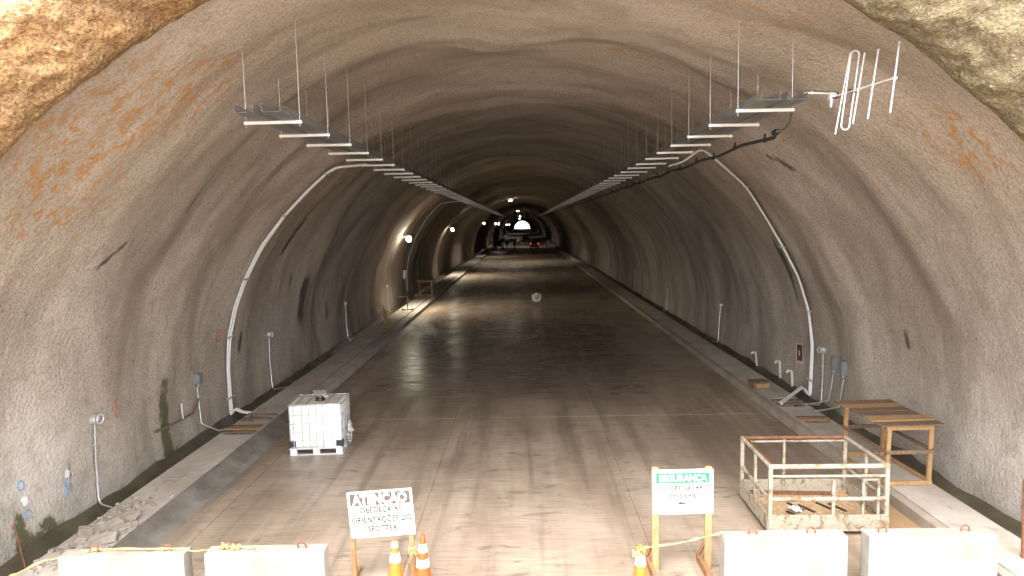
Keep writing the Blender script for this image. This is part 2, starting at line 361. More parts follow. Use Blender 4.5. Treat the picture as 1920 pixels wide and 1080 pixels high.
M['blue'] = simple('blue_spray', (0.20, 0.33, 0.50), 0.8); M['wspray'] = simple('white_spray', (0.78, 0.77, 0.75), 0.8); M['rspray'] = simple('red_spray', (0.42, 0.13, 0.09), 0.8)

# ------------------------------------------------------------------ tunnel profile
HALF = [(0, 8.72), (1.7, 8.57), (3.2, 8.15), (4.45, 7.48), (5.45, 6.72), (6.3, 5.9), (7.05, 4.95), (7.62, 3.95), (7.97, 2.95), (8.14, 2.0), (8.18, 1.0), (8.16, 0.0), (8.15, -0.5)]
def _profile(n=2001):
    P = np.array([(-x, z) for x, z in HALF[:0:-1]] + HALF, float)
    t = np.r_[0, np.cumsum(np.hypot(*np.diff(P, axis=0).T))]; u = np.linspace(0, t[-1], n)
    m = np.zeros_like(P); m[1:-1] = (P[2:] - P[:-2]) / (t[2:] - t[:-2])[:, None]; m[0] = (P[1] - P[0]) / (t[1] - t[0]); m[-1] = (P[-1] - P[-2]) / (t[-1] - t[-2])
    i = np.clip(np.searchsorted(t, u, side='right') - 1, 0, len(t) - 2); h = (t[i + 1] - t[i])[:, None]; a = (u - t[i])[:, None] / h
    Q = (2 * a**3 - 3 * a**2 + 1) * P[i] + (a**3 - 2 * a**2 + a) * h * m[i] + (-2 * a**3 + 3 * a**2) * P[i + 1] + (a**3 - a**2) * h * m[i + 1]
    s = np.r_[0, np.cumsum(np.hypot(*np.diff(Q, axis=0).T))]; s -= s[-1] / 2
    return s, Q
PS, PQ = _profile(); SMAX = PS[-1]
TAN = np.gradient(PQ, PS, axis=0); TAN /= np.linalg.norm(TAN, axis=1)[:, None]
def base_pt(s):
    x = np.interp(s, PS, PQ[:, 0]); z = np.interp(s, PS, PQ[:, 1]); tx = np.interp(s, PS, TAN[:, 0]); tz = np.interp(s, PS, TAN[:, 1])
    return x, z, tz, -tx          # position and inward normal (nx, nz)
def disp(s, d):
    """inward offset of the sprayed lining"""
    s = np.asarray(s, float); d = np.asarray(d, float)
    wob = d + 1.3 * (fbm(s / 5.0 + 9, d / 9.0, 3) - 0.5) * 2
    per = 6.2; ph = (wob - 1.6) / per; k = np.floor(ph); fr = ph - k
    amp = 0.14 + 0.22 * vnoise(k * 3.7 + 2, s / 6.0)
    rib = np.where(fr < 0.80, sstep(0.0, 0.80, fr), 1 - sstep(0.80, 1.0, fr)) * amp          # each round swells, then steps back
    crown = sstep(12.5, 8.5, np.abs(s))
    r2 = 0.14 * (fbm(s / 6.0, d / 2.1 + 40, 2) - 0.5) * 2
    r3 = 0.022 * (fbm(s / 1.6, d / 0.9 + 80, 2) - 0.5) * 2
    r4 = 0.016 * (fbm(s / 0.30, d / 0.28 + 20, 2) - 0.5) * 2
    lump = 0.14 * (fbm(s / 3.0 + 50, d / 3.2 + 3, 3) - 0.5) * 2 * (0.4 + 0.6 * crown)
    out = rib * (0.30 + 0.70 * crown) + r2 + r3 + r4 + lump * 1.1
    out = (out - 0.10) * (1 - 0.85 * sstep(12.2, 13.5, np.abs(s)))
    # thick first shell on the right-hand crown near the mouth that ends in a step
    out += 0.17 * sstep(9.0, 13.2, d) * sstep(14.1, 13.5, d + 0.25 * (vnoise(s / 0.8, d * 0 + 3) - .5)) * sstep(-0.9, -0.1, s + 0.5 * sstep(12.6, 13.8, d)) * sstep(5.4, 3.6, s)
    # bay on the left and the cast inner ring far inside
    out -= 0.55 * sstep(62.0, 63.0, d) * sstep(104.0, 103.0, d) * sstep(-5.5, -7.5, s)
    out += 0.42 * sstep(103.5, 104.3, d) * sstep(109, 108.5, d) * sstep(-4, -6, s)
    out += 0.40 * sstep(143.0, 144.0, d) * sstep(150.0, 149.0, d)
    return out
def wall(s, d, off=0.0):
    x, z, nx, nz = base_pt(s); o = float(disp(np.array([s]), np.array([d]))[0]) + off
    return Vector((float(x + nx * o), float(d), float(z + nz * o)))
def wnormal(s):
    x, z, nx, nz = base_pt(s); return Vector((float(nx), 0, float(nz)))

def grid_mesh(name, X, Y, Z, mat, uv=None, stain=None, smooth=True, lime=None):
    r, c = X.shape; v = np.stack([X, Y, Z], -1).reshape(-1, 3)
    idx = np.arange(r * c).reshape(r, c); f = np.stack([idx[:-1, :-1], idx[:-1, 1:], idx[1:, 1:], idx[1:, :-1]], -1).reshape(-1, 4)
    me = bpy.data.meshes.new(name); me.vertices.add(len(v)); me.vertices.foreach_set('co', v.ravel().astype(np.float32))
    me.loops.add(f.size); me.loops.foreach_set('vertex_index', f.ravel().astype(np.int32))
    me.polygons.add(len(f)); me.polygons.foreach_set('loop_start', (np.arange(len(f)) * 4).astype(np.int32)); me.polygons.foreach_set('loop_total', np.full(len(f), 4, np.int32))
    me.polygons.foreach_set('use_smooth', np.full(len(f), smooth)); me.update(calc_edges=True)
    if uv is not None:
        L = me.uv_layers.new(name='arc_depth'); U = np.stack(uv, -1).reshape(-1, 2)[f.ravel()]; L.data.foreach_set('uv', U.ravel().astype(np.float32))
    if stain is not None:
        A = me.attributes.new('stain', 'FLOAT_COLOR', 'POINT'); S = np.stack([*stain, np.zeros_like(X) if lime is None else lime], -1).reshape(-1, 4); A.data.foreach_set('color', S.ravel().astype(np.float32))
    me.materials.append(mat); me.validate()
    return me

# ------------------------------------------------------------------ tunnel lining
def g2(s, d, s0, d0, ws, wd): return np.exp(-((s - s0) / ws) ** 2 - ((d - d0) / wd) ** 2)
T_END = 745.0
dd = np.r_[np.arange(7.9, 20, 0.085), np.arange(20, 36, 0.16), np.arange(36, 80, 0.4), np.arange(80, 160, 0.8), np.arange(160, T_END + 1, 6.5)]
ss = np.linspace(-SMAX, SMAX, 290)
S, D = np.meshgrid(ss, dd)
bx, bz, nx, nz = base_pt(S); O = disp(S, D)
warp = (fbm(S / 1.1, D / 1.1, 3) - 0.5)
s_, d_ = S + warp * 1.2, D + warp * 0.9
orange = 0.9 * g2(s_, d_, -6.6, 9.2, 1.7, 1.6) + 0.75 * g2(s_, d_, -5.2, 10.2, 1.3, 1.2) + 0.55 * g2(s_, d_, -7.8, 9.9, 1.2, 1.3) + 1.0 * g2(s_, d_, 7.1, 10.2, 1.0, 1.1) + 0.8 * g2(s_, d_, 4.0, 10.3, 1.6, 1.5) + 0.95 * g2(s_, d_, 2.3, 14.1, 1.7, 1.0) + 0.7 * g2(s_, d_, 1.2, 11.9, 1.5, 0.9) + 0.4 * g2(s_, d_, -1.8, 15.5, 1.4, 2.0) + 0.45 * g2(s_, d_, -3.0, 12.5, 1.6, 2.0) + 0.35 * g2(s_, d_, 7.6, 9.0, 1.2, 1.0)
def streak(s0, d0, ls, wd, k=0.0): return np.exp(-((S - s0) / ls) ** 4 - ((d_ * 0.15 + D * 0.85 - d0 - k * (S - s0)) / wd) ** 2)
wetm = 1.0 * 1.1 * streak(-8.5, 21.6, 0.75, 0.20, 0.25) + 1.0 * 1.1 * streak(-11.0, 24.45, 1.0, 0.26) + 0.9 * streak(-11.6, 19.15, 0.4, 0.10) + 0.9 * streak(-10.2, 23.2, 0.3, 0.10) \
    + 1.0 * 0.8 * streak(10.2, 20.3, 0.95, 0.13, 0.1) + 0.8 * streak(9.3, 20.3, 0.5, 0.10) + 0.75 * streak(6.45, 15.45, 0.40, 0.15, -0.7) + 0.7 * streak(-8.6, 11.75, 0.36, 0.085, 0.75) + 0.55 * streak(-8.35, 12.15, 0.2, 0.1) \
    + 0.6 * streak(-7.4, 13.4, 0.35, 0.12, 0.4) + 0.7 * streak(-11.9, 28.5, 0.5, 0.2) + 0.7 * streak(11.8, 25.0, 0.5, 0.14) + 0.7 * streak(11.2, 31.0, 0.8, 0.2) + 0.5 * streak(10.6, 17.2, 0.4, 0.12) + 0.6 * streak(11.0, 14.4, 0.3, 0.12)
wetm += 0.45 * sstep(13.05, 13.75, np.abs(S)) * fbm(S / 2, D / 1.4, 3) * 1.6
moss = 1.1 * streak(-12.75, 15.05, 1.0, 0.20) + 0.95 * streak(-13.35, 10.5, 0.5, 0.16) + 0.9 * streak(-13.55, 11.05, 0.35, 0.3) + 0.7 * streak(-12.75, 11.75, 0.35, 0.09) + 0.45 * sstep(13.1, 13.7, np.abs(S)) * (fbm(S / 1.5, D / 1.1 + 7, 3) > 0.47)
lime = 0.95 * g2(s_, d_, -12.6, 9.9, 1.5, 1.6) + 0.5 * g2(s_, d_, -12.0, 11.5, 0.8, 1.0) + 0.5 * g2(s_, d_, -13.3, 12.4, 0.9, 1.6) + 0.8 * g2(s_, d_, 12.3, 10.6, 1.4, 1.6) + 0.4 * g2(s_, d_, 12.9, 13.0, 0.8, 1.6) + 0.35 * g2(s_, d_, 1.8, 11.5, 2.0, 1.4) + 0.3 * g2(s_, d_, -4.0, 9.4, 2.0, 0.7)
me = grid_mesh('tunnel_lining', bx + nx * O, D, bz + nz * O, M['shot'], (S, D), (np.clip(orange, 0, 1), np.clip(wetm, 0, 1), np.clip(moss, 0, 1)), lime=np.clip(lime, 0, 1))
lining = link('tunnel_lining', me); tag(lining, kind='structure')
lining['label'] = 'sprayed concrete lining of the tunnel with ribs, rust blotches and damp streaks'

# portal collar and the rock face round it
sec = np.array([(0.10, 8.75), (-0.10, 8.55), (-0.24, 8.35), (-0.30, 8.10), (-0.24, 7.86), (-0.08, 7.68), (0.14, 7.58), (0.36, 7.58), (0.55, 7.68), (0.68, 7.84), (0.80, 7.90), (1.0, 7.86), (1.4, 7.78), (2.2, 7.7), (3.4, 7.5), (5, 7.2), (7.5, 6.9), (11, 6.4), (16, 5.6)])
tl = np.r_[0, np.cumsum(np.hypot(*np.diff(sec, axis=0).T))]
tt = np.r_[np.linspace(0, tl[11], 56), np.linspace(tl[11], tl[-1], 70)[1:]]
so, sy = np.interp(tt, tl, sec[:, 0]), np.interp(tt, tl, sec[:, 1])
sp_ = np.linspace(-SMAX, SMAX, 700); S2, T2 = np.meshgrid(sp_, np.arange(len(tt)))
bx, bz, nx, nz = base_pt(S2); OO = so[T2]; YY = sy[T2]; TT = tt[T2]
lumps = 0.30 * (fbm(S2 / 1.5, TT / 1.3 + 5, 4, 0.55) - 0.5) * 2 + 0.09 * (fbm(S2 / 0.40, TT / 0.34, 3) - 0.5) * 2 + 0.07 * (fbm(S2 / 0.13, TT / 0.12, 2) - 0.5) * 2
wid = 1.0 + 0.35 * (fbm(S2 / 3.0, TT * 0 + 2, 2) - 0.5) * 2
OO = OO * np.where(OO > 0, wid, wid) - lumps * 0.55; YY = YY - lumps * 0.7 * np.clip(TT / 0.4, 0, 1) - 0.55 * sstep(-3.0, -7.0, S2) - 0.05
lefty = sstep(0.5, -3.0, S2)
band = sstep(0.05, 0.3, TT) * sstep(2.15, 1.75, TT + 0.5 * (fbm(S2 / 0.8, TT / 0.8, 2) - .5))
olive_tint = np.clip(sstep(-0.5, 3.0, S2) * sstep(3.2, 2.0, TT) + 0.9 * sstep(0.85, 0.45, TT + 0.5 * (fbm(S2 / 0.7, TT / 0.5 + 9, 3) - .5)), 0, 1)  # moss tint on the right half; darker olive along the lip's inner edge
me = grid_mesh('portal_collar', bx - nx * OO, YY, bz - nz * OO, M['rock'], None, (np.clip(band * lefty, 0, 1), np.zeros_like(S2), np.clip(olive_tint * 0.8, 0, 1)))
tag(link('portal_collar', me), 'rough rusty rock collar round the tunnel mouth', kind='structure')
# collar round the far mouth
fm = MB(); pts = [wall(s, T_END) for s in np.linspace(-SMAX, SMAX, 60)]
vs = []; 
for p in pts:
    dv = Vector((p.x, 0, p.z - 3)); vs += [p, p + dv.normalized() * 14 + Vector((0, 3, 0))]
fm.add(vs, [(2 * i, 2 * i + 1, 2 * i + 3, 2 * i + 2) for i in range(len(pts) - 1)])
tag(fm.build('far_portal_face', M['rock']), 'rock face round the far mouth of the tunnel', kind='structure')

# ------------------------------------------------------------------ ground, road, walkways
gm = MB(); gm.add([(-2500, -2500, -0.5), (2500, -2500, -0.5), (2500, 3500, -0.5), (-2500, 3500, -0.5)], [(0, 1, 2, 3)])
tag(gm.build('ground', M['ground']), kind='structure')
ap = MB(); ap.add([(-45, -70, -0.03), (45, -70, -0.03), (45, 7.0, -0.03), (-45, 7.0, -0.03)], [(0, 1, 2, 3)])
tag(ap.build('forecourt', M['ground']), kind='structure')
XL = [-5.55, -1.87, 1.92, 6.60]; YJ = [8.9 + 4.4 * k for k in range(-1, 13)]
rd = MB(); rd.add([(-6.0, 4.5, -0.045), (6.6, 4.5, -0.045), (6.6, YJ[-1], -0.045), (-6.0, YJ[-1], -0.045)], [(0, 1, 2, 3)])
road = rd.build('road', M['joint']); tag(road, kind='structure')
rf = MB(); yb = YJ[-1]
for a, b in ((yb, 180), (180, 400), (400, T_END + 60)): rf.add([(-5.55, a, 0), (6.6, a, 0), (6.6, b, 0), (-5.55, b, 0)], [(0, 1, 2, 3)])
rf.build('road_surface', M['floor'], road)
smesh = {}
for li in range(3):
    x0, x1 = XL[li], XL[li + 1]; g = 0.003
    m = MB(); m.box((0, 0, -0.1), (x1 - x0 - 2 * g, 4.4 - 2 * g, 0.2), ch=0.003); smesh[li] = m.mesh('slab'); smesh[li].materials.append(M['floor'])
    for k in range(len(YJ) - 1):
        o = bpy.data.objects.new('slab', smesh[li]); COL.objects.link(o); o.parent = road
        o.location = ((x0 + x1) / 2, YJ[k] + 2.2, random.uniform(-0.0015, 0.0015)); o.rotation_euler = (random.uniform(-.0003, .0003), random.uniform(-.0004, .0004), 0)
g = MB(); g.box((-5.79, 400, -0.101), (0.465, 808, 0.2)); tag(g.build('gutter', M['floor']), kind='structure')
# ditch floors
for sgn, nm in ((-1, 'ditch_left'), (1, 'ditch_right')):
    ys = np.r_[np.arange(4, 60, 0.3), np.arange(60, T_END, 8)]; xs = np.linspace(7.2, 8.45, 10); XX, YY = np.meshgrid(xs, ys)
    ZZ = -0.14 + 0.10 * (fbm(XX / 0.4, YY / 0.6 + sgn * 9, 3) - 0.5) * 2 + 0.16 * sstep(7.85, 8.2, XX)
    tag(link(nm, grid_mesh(nm, sgn * XX, YY, ZZ, M['ditch'])), kind='structure')
# walkways: cast lengths with open pits left in them
def walkway(name, x0, x1, pits, ends):
    """x0 road side, x1 wall side (absolute), sgn by order"""
    o = empty(name); tag(o, kind='structure'); lo, hi = min(x0, x1), max(x0, x1)
    edges = [4.5]
    y = 4.5; segs = []
    for a, b in pits: segs.append((y, a)); y = b
    segs.append((y, 62.0))
    for a, b in segs:
        k = max(1, round((b - a) / 3.0)); L = (b - a) / k
        for i in range(k):
            m = MB(); m.box(((lo + hi) / 2, a + L * (i + .5), 0.0), (hi - lo + random.uniform(-.008, .008), L - 0.014, 0.40 + random.uniform(-.008, .008)), ch=0.012)
            m.build('walkway_slab', M['walk'], o)
    m = MB(); m.box(((lo + hi) / 2, (62 + T_END) / 2, 0), (hi - lo, T_END - 62, 0.40)); m.build('walkway_slab', M['walk'], o)
    for a, b in pits:
        m = MB(); m.box(((lo + hi) / 2, (a + b) / 2, -0.16), (hi - lo - .01, b - a, 0.06)); m.build('pit_floor', M['ditch'], o)
        m = MB(); m.box((lo + 0.045, (a + b) / 2, 0.0), (0.09, b - a, 0.385)); m.box((hi - 0.045, (a + b) / 2, 0.0), (0.09, b - a, 0.385)); m.build('pit_rim', M['walk'], o)
    return o
PL = [(15.95, 16.75), (17.05, 17.85)]; PR = [(16.15, 16.75), (17.6, 18.5)]
walkway('walkway_left', -6.53, -7.42, PL, None); walkway('walkway_right', 6.64, 7.45, PR, None)
# left: fresh dark mortar haunch near the mouth, a cast kerb stone further in; right: kerb stones
m = MB(); ys = np.r_[np.arange(4.5, 20.2, 0.35)]; prof = [(-6.525, 0.195), (-6.42, 0.185), (-6.30, 0.10), (-6.22, 0.055), (-6.05, 0.02), (-6.01, 0.004)]
XX = np.array([[p[0] + 0.018 * (vnoise(y / .5, i * 3.3) - .5) * 2 for i, p in enumerate(prof)] for y in ys]); ZZ = np.array([[p[1] + 0.012 * (vnoise(y / .6 + 9, i * 2.1) - .5) * 2 for i, p in enumerate(prof)] for y in ys]); YY = np.repeat(ys[:, None], len(prof), 1)
hk = link('mortar_haunch', grid_mesh('mortar_haunch', XX, YY, ZZ, M['kerb'])); tag(hk, kind='structure')
kl = empty('kerb_left'); tag(kl, kind='structure'); kr = empty('kerb_right'); tag(kr, kind='structure')
def kerb(par, xc, w, y0, y1, mat, h):
    k = int((y1 - y0) / 2.0)
    me_ = MB().box((0, 0, h / 2 - 0.1), (w, (y1 - y0) / k - 0.012, h + 0.2), ch=0.015).mesh('kerb_stone'); me_.materials.append(mat)
    for i in range(k):
        o = bpy.data.objects.new('kerb_stone', me_); COL.objects.link(o); o.parent = par; o.location = (xc + random.uniform(-.006, .006), y0 + (i + .5) * (y1 - y0) / k, random.uniform(-.008, .004))
kerb(kl, -6.27, 0.42, 20.3, 62.0, M['walk'], 0.19); kerb(kr, 6.62 - 0.09, 0.17, 4.5, 62.0, M['kerbR'], 0.205)
for par, xc, w, mt, h in ((kl, -6.27, 0.42, M['walk'], 0.19), (kr, 6.53, 0.17, M['kerbR'], 0.205)):
    m = MB(); m.box((xc, (62 + T_END) / 2, h / 2 - .1), (w, T_END - 62, h + .2)); m.build('kerb_run', mt, par)
# wooden planks lying over the pits
def plank(loc, dims, rz, label, mat='wood_dark', tilt=0.0):
    o = MB().box((0, 0, 0), dims, ch=0.004).build('plank', M[mat]); o.location = loc; o.rotation_euler = (tilt, 0, rz); return tag(o, label, 'plank', 'loose planks over the walkway pits')
plank((-6.97, 16.10, 0.222), (0.80, 0.11, 0.03), 0.03, 'front plank laid across the near pit of the left walkway')
plank((-6.97, 16.33, 0.222), (0.82, 0.12, 0.03), -0.02, 'middle plank laid across the near pit of the left walkway', 'wood')
plank((-6.98, 16.57, 0.222), (0.78, 0.10, 0.03), 0.04, 'rear plank laid across the near pit of the left walkway')
plank((-6.97, 17.20, 0.222), (0.80, 0.09, 0.03), 0.02, 'front plank across the far open pit of the left walkway')
plank((-6.98, 17.62, 0.222), (0.80, 0.09, 0.03), -0.03, 'rear plank across the far open pit of the left walkway')
plank((7.02, 16.33, 0.222), (0.74, 0.16, 0.03), 0.02, 'front board over the near pit of the right walkway', 'wood')
plank((7.02, 16.56, 0.222), (0.74, 0.10, 0.03), -0.03, 'rear board over the near pit of the right walkway')
plank((7.02, 17.82, 0.222), (0.74, 0.10, 0.03), 0.02, 'near board over the far pit of the right walkway')
plank((7.02, 18.15, 0.222), (0.74, 0.16, 0.03), -0.04, 'far board over the far pit of the right walkway')

# ------------------------------------------------------------------ cable trays
def cable_tray(side, label):
    sg = -1 if side == 'l' else 1
    xb0, xb1 = (-4.15, -3.28) if sg < 0 else (3.21, 4.07); zt = 6.70
    root = empty('cable_tray', ((xb0 + xb1) / 2, 10.4, zt), 0, label, 'cable tray'); cx = (xb0 + xb1) / 2; L0, L1 = 9.62, 150.0
    xs = ((-3.97, -3.71), (-3.59, -3.33)) if sg < 0 else ((3.32, 3.58), (3.69, 3.95))
    for a, b in xs:
        m = MB(); t_ = 0.003; yc = (L0 + L1) / 2 - 10.4; L = L1 - L0
        m.box(((a + b) / 2 - cx, yc, 0.026), (b - a, L, t_)); m.box((a - cx, yc, 0.083), (t_, L, 0.116)); m.box((b - cx, yc, 0.083), (t_, L, 0.116))
        m.build('tray_channel', M['tray'], root)
    bar = MB().box((0, 0, 0), (xb1 - xb0, 0.045, 0.044), ch=0.003).mesh('support_bar'); bar.materials.append(M['white_steel'])
    k = 0; y = 10.4
    while y < 150:
        o = bpy.data.objects.new('support_bar', bar); COL.objects.link(o); o.parent = root; o.location = (0, y - 10.4, random.uniform(-.006, .006)); o.rotation_euler = (0, random.uniform(-.006, .006), random.uniform(-.012, .012))
        if y < 70:
            for xr in (xb0 + 0.03, xb1 - 0.03):
                sgu = np.interp(xr, PQ[:, 0][600:1401], PS[600:1401]); top = wall(float(sgu), y).z + 0.05
                m = MB(); m.tube([(xr - cx, y - 10.4, -0.07), (xr - cx, y - 10.4, top - zt)], 0.0035, 6); m.build('hanger_rod', M['galv'], root)
        y += 1.5; k += 1
    return root
cable_tray('l', 'twin galvanised cable tray hung on rods along the left of the tunnel')
cable_tray('r', 'twin galvanised cable tray hung on rods along the right, antenna at its end')

# radiating cable under the right tray
rc = empty('feeder_cable', (4.15, 10.2, 6.6), 0, 'thick black cable clipped under the right cable tray', 'cable')
def rel(o, pts): return [Vector(p) - o.location for p in pts]
cp = [(4.02, 10.35, 6.66), (4.0, 10.38, 6.52), (3.96, 10.45, 6.44), (3.90, 10.52, 6.41)]
MB().tube(rel(rc, cp), 0.014, 8).build('tail', M['black'], rc, True)
run = [(3.90, 10.52, 6.41)] + [(4.05 + 0.02 * math.sin(y * 1.3), y, 6.42 + 0.025 * math.sin(y * 2.1)) for y in np.arange(11.2, 150, 1.5)]
run[0] = (3.88, 10.55, 6.41)
MB().tube(rel(rc, run), 0.030, 8).build('cable', M['black'], rc, True)
MB().tube(rel(rc, [(3.87, 10.5, 6.41), (3.885, 10.58, 6.41), (3.91, 10.75, 6.412), (3.93, 10.85, 6.413)]), 0.05, 10, radii=[0.025, 0.05, 0.05, 0.03]).build('connector', M['black'], rc, True)
cl = MB().tube([(0, -0.03, 0), (0, 0.03, 0)], 0.042, 8).box((0, 0, 0.06), (0.03, 0.05, 0.09)).mesh('clamp'); cl.materials.append(M['black'])
for y in np.arange(11.6, 40, 1.5):
    o = bpy.data.objects.new('clamp', cl); COL.objects.link(o); o.parent = rc; o.location = Vector((4.05 + 0.02 * math.sin(y * 1.3), y, 6.42 + 0.025 * math.sin(y * 2.1))) - rc.location

# yagi antenna on the end of the right tray
an = empty('antenna', (4.37, 9.8, 6.79), 0, 'silver antenna with upright rods on a boom beside the right tray', 'antenna')
def ap_(px, py, dy=0.0):
    v = Vector((4.37 + (px - 1562) * 0.00737 + (183 - py) * 0.000155, 9.8, 1.69 + (183 - py) * 0.00737 - (px - 1562) * 0.000154)) * ((9.8 + dy) / 9.8)
    return v + Vector((0, 0, CAM_H)) - an.location
MB().tube([ap_(1506, 177, 0.05), ap_(1563, 178, 0.03)], 0.019, 10).build('mounting_pipe', M['galv'], an, True)
MB().tube([ap_(1520, 177, 0.05) , ap_(1524, 177, 0.05)], 0.027, 10).build('pipe_band', M['galv'], an, True)
MB().box(ap_(1561, 184, 0.02), (0.085, 0.09, 0.10), ch=0.01).tube([ap_(1560, 186), ap_(1559, 204)], 0.017, 8).build('clamp_block', M['alu'], an, True)
MB().tube([ap_(1566, 184, -0.03), ap_(1679, 149, -1.2)], 0.012, 8).build('boom', M['alu'], an, True)
for a, b, y in (((1591, 104), (1569.5, 255), -0.20), ((1618, 104), (1602, 235), -0.50), ((1643.5, 97), (1629.5, 226), -0.78), ((1682, 83), (1671, 215), -1.18)):
    MB().tube([ap_(*a, y), ap_(*b, y)], 0.0115, 8).build('element_rod', M['alu'], an, True)
lp = []
A, B = ap_(1601, 100, -0.36), ap_(1587, 246, -0.36); ax = (A - B).normalized(); sd = Vector((ax.z, 0, -ax.x)); w_ = 0.055; hl = (A - B).length / 2 - w_; mid = (A + B) / 2
for k in range(13): a = PI * k / 12; lp.append(mid + ax * (hl + w_ * math.sin(a)) + sd * (w_ * math.cos(a)))
for k in range(13): a = PI + PI * k / 12; lp.append(mid + ax * (-hl + w_ * math.sin(a)) + sd * (w_ * math.cos(a)))
lp.append(lp[0]); MB().tube(lp, 0.0115, 8, False).build('folded_dipole', M['alu'], an, True)
for px, py, y in ((1583, 179, -.19), (1611, 170, -.49), (1636, 163, -.77), (1676, 151, -1.17)):
    MB().box(ap_(px, py, y), (0.05, 0.05, 0.03), ch=0.005).build('rod_bracket', M['alu'], an)
MB().box(ap_(1597, 174, -0.34), (0.07, 0.05, 0.045), ch=0.008).build('feed_box', M['black'], an)
MB().tube([ap_(1507, 174, 0.06), ap_(1530, 174, 0.04), ap_(1556, 176, 0.02), ap_(1571, 176, -0.05), ap_(1573, 181, -0.08), ap_(1567, 187, -0.09), ap_(1561, 186, -0.06), ap_(1566, 189, -0.06), ap_(1580, 182, -0.18), ap_(1595, 176, -0.33)], 0.007, 6).build('feed_cable', M['black'], an, True)
MB().tube([ap_(1597, 178, -0.34), ap_(1596, 190, -0.30), ap_(1590, 198, -0.26), ap_(1577, 201, -0.22)], 0.004, 6).build('cable_loop', M['black'], an, True)

# ------------------------------------------------------------------ conduits on the walls
def conduit(name, label, d, ss_, end, r=0.027, gap=0.12, n=2, floor_to=None, mat='white_steel', clamps=True, cs=1.0, off=0.07):
    p0 = wall(ss_[0], d, off); root = empty(name, p0, 0, label, 'conduit')
    for k in range(n):
        dy = d + (k - (n - 1) / 2) * gap; pts = [wall(s, dy, off) for s in ss_]
        ctrl = pts + [Vector((e[0], e[1] + (k - (n - 1) / 2) * gap, e[2])) for e in end]
        if floor_to is not None:
            f = Vector(floor_to); b = ctrl[0]; ctrl = [f + Vector((0, (k - .5) * gap, 0)), Vector((b.x * 0.55 + f.x * 0.45, b.y + (f.y - b.y) * .3, f.z + 0.012)), Vector((b.x * .85 + f.x * .15, b.y, f.z + 0.10))] + ctrl
        sm = [ctrl[0]]
        for i in range(1, len(ctrl) - 1):     # round off the bends
            a, b, c = ctrl[i - 1], ctrl[i], ctrl[i + 1]; q = min(0.22, 0.42 * (b - a).length, 0.42 * (c - b).length)
            u, v = b + (a - b).normalized() * q, b + (c - b).normalized() * q
            sm += [u * (1 - t) ** 2 + b * 2 * t * (1 - t) + v * t * t for t in (0, .25, .5, .75, 1)]
        sm.append(ctrl[-1])
        MB().tube([p - p0 for p in sm], r, 8).build('pipe', M[mat], root, True)
    if clamps:
        for s in ss_[1::2] if len(ss_) > 4 else ss_:
            p = wall(s, d, off); nn = wnormal(s); MB().bar(p + nn * 0.02 - Vector((0, n * gap * .5 + 0.11, 0)) - p0, p + nn * 0.02 + Vector((0, n * gap * .5 + 0.11, 0)) - p0, 0.035, 0.045).build('clamp', M['galv'], root)
    return root
conduit('conduit', 'pair of bright steel conduits curving up the left wall to the tray', 18.28, [-13.5, -13.0, -12.2, -11.3, -10.4, -9.6, -8.6, -7.5, -6.5, -5.85], [(-4.9, 18.28, 6.70), (-4.0, 18.28, 6.76)], floor_to=(-7.45, 18.1, 0.12))
conduit('conduit', 'pair of bright steel conduits curving up the right wall to the tray', 19.2, [13.5, 13.0, 12.0, 11.0, 10.0, 9.0, 8.0, 7.0, 6.0, 5.35], [(4.5, 19.2, 6.72), (4.1, 19.2, 6.62)], floor_to=(6.75, 17.8, 0.24))
conduit('conduit', 'single thin conduit rising deep inside along the left wall', 47.5, [-12.9, -11.8, -10.5, -9.0, -7.5, -6.2], [(-5.0, 47.5, 6.72), (-4.0, 47.5, 6.76)], r=0.03, n=1)
def wall_box(s, d, size, label, mat='grey_box', cat='junction box', lid=True):
    p = wall(s, d, size[2] / 2); nn = wnormal(s); rz = 0
    z = nn; y = Vector((0, 1, 0)); x = y.cross(z).normalized(); R3 = Matrix((y, -x, z)).transposed()
    root = empty('junction_box', p, 0, label, cat); MB().box((0, 0, 0), size, R3, ch=0.012).build('housing', M[mat], root)
    if lid: MB().box(nn * (size[2] / 2 + 0.006), (size[0] * .86, size[1] * .86, 0.014), R3, ch=0.004).build('lid', M[mat], root)
    MB().tube([Vector((0, 0, -size[1] * .4)), Vector((0, 0, -size[1] * .72))], 0.02, 8).build('gland', M['galv'], root, True)
    return root
wall_box(-11.67, 46.5, (0.42, 0.55, 0.16), 'pale square box on the thin conduit deep along the left wall', 'white')
wall_box(-12.08, 16.6, (0.20, 0.26, 0.14), 'grey box on the left wall above a bent thin pipe')
wall_box(12.27, 17.95, (0.17, 0.34, 0.13), 'grey box beside the round coil on the right wall')
wall_box(12.25, 17.31, (0.18, 0.36, 0.13), 'grey box nearest the wooden table on the right wall')
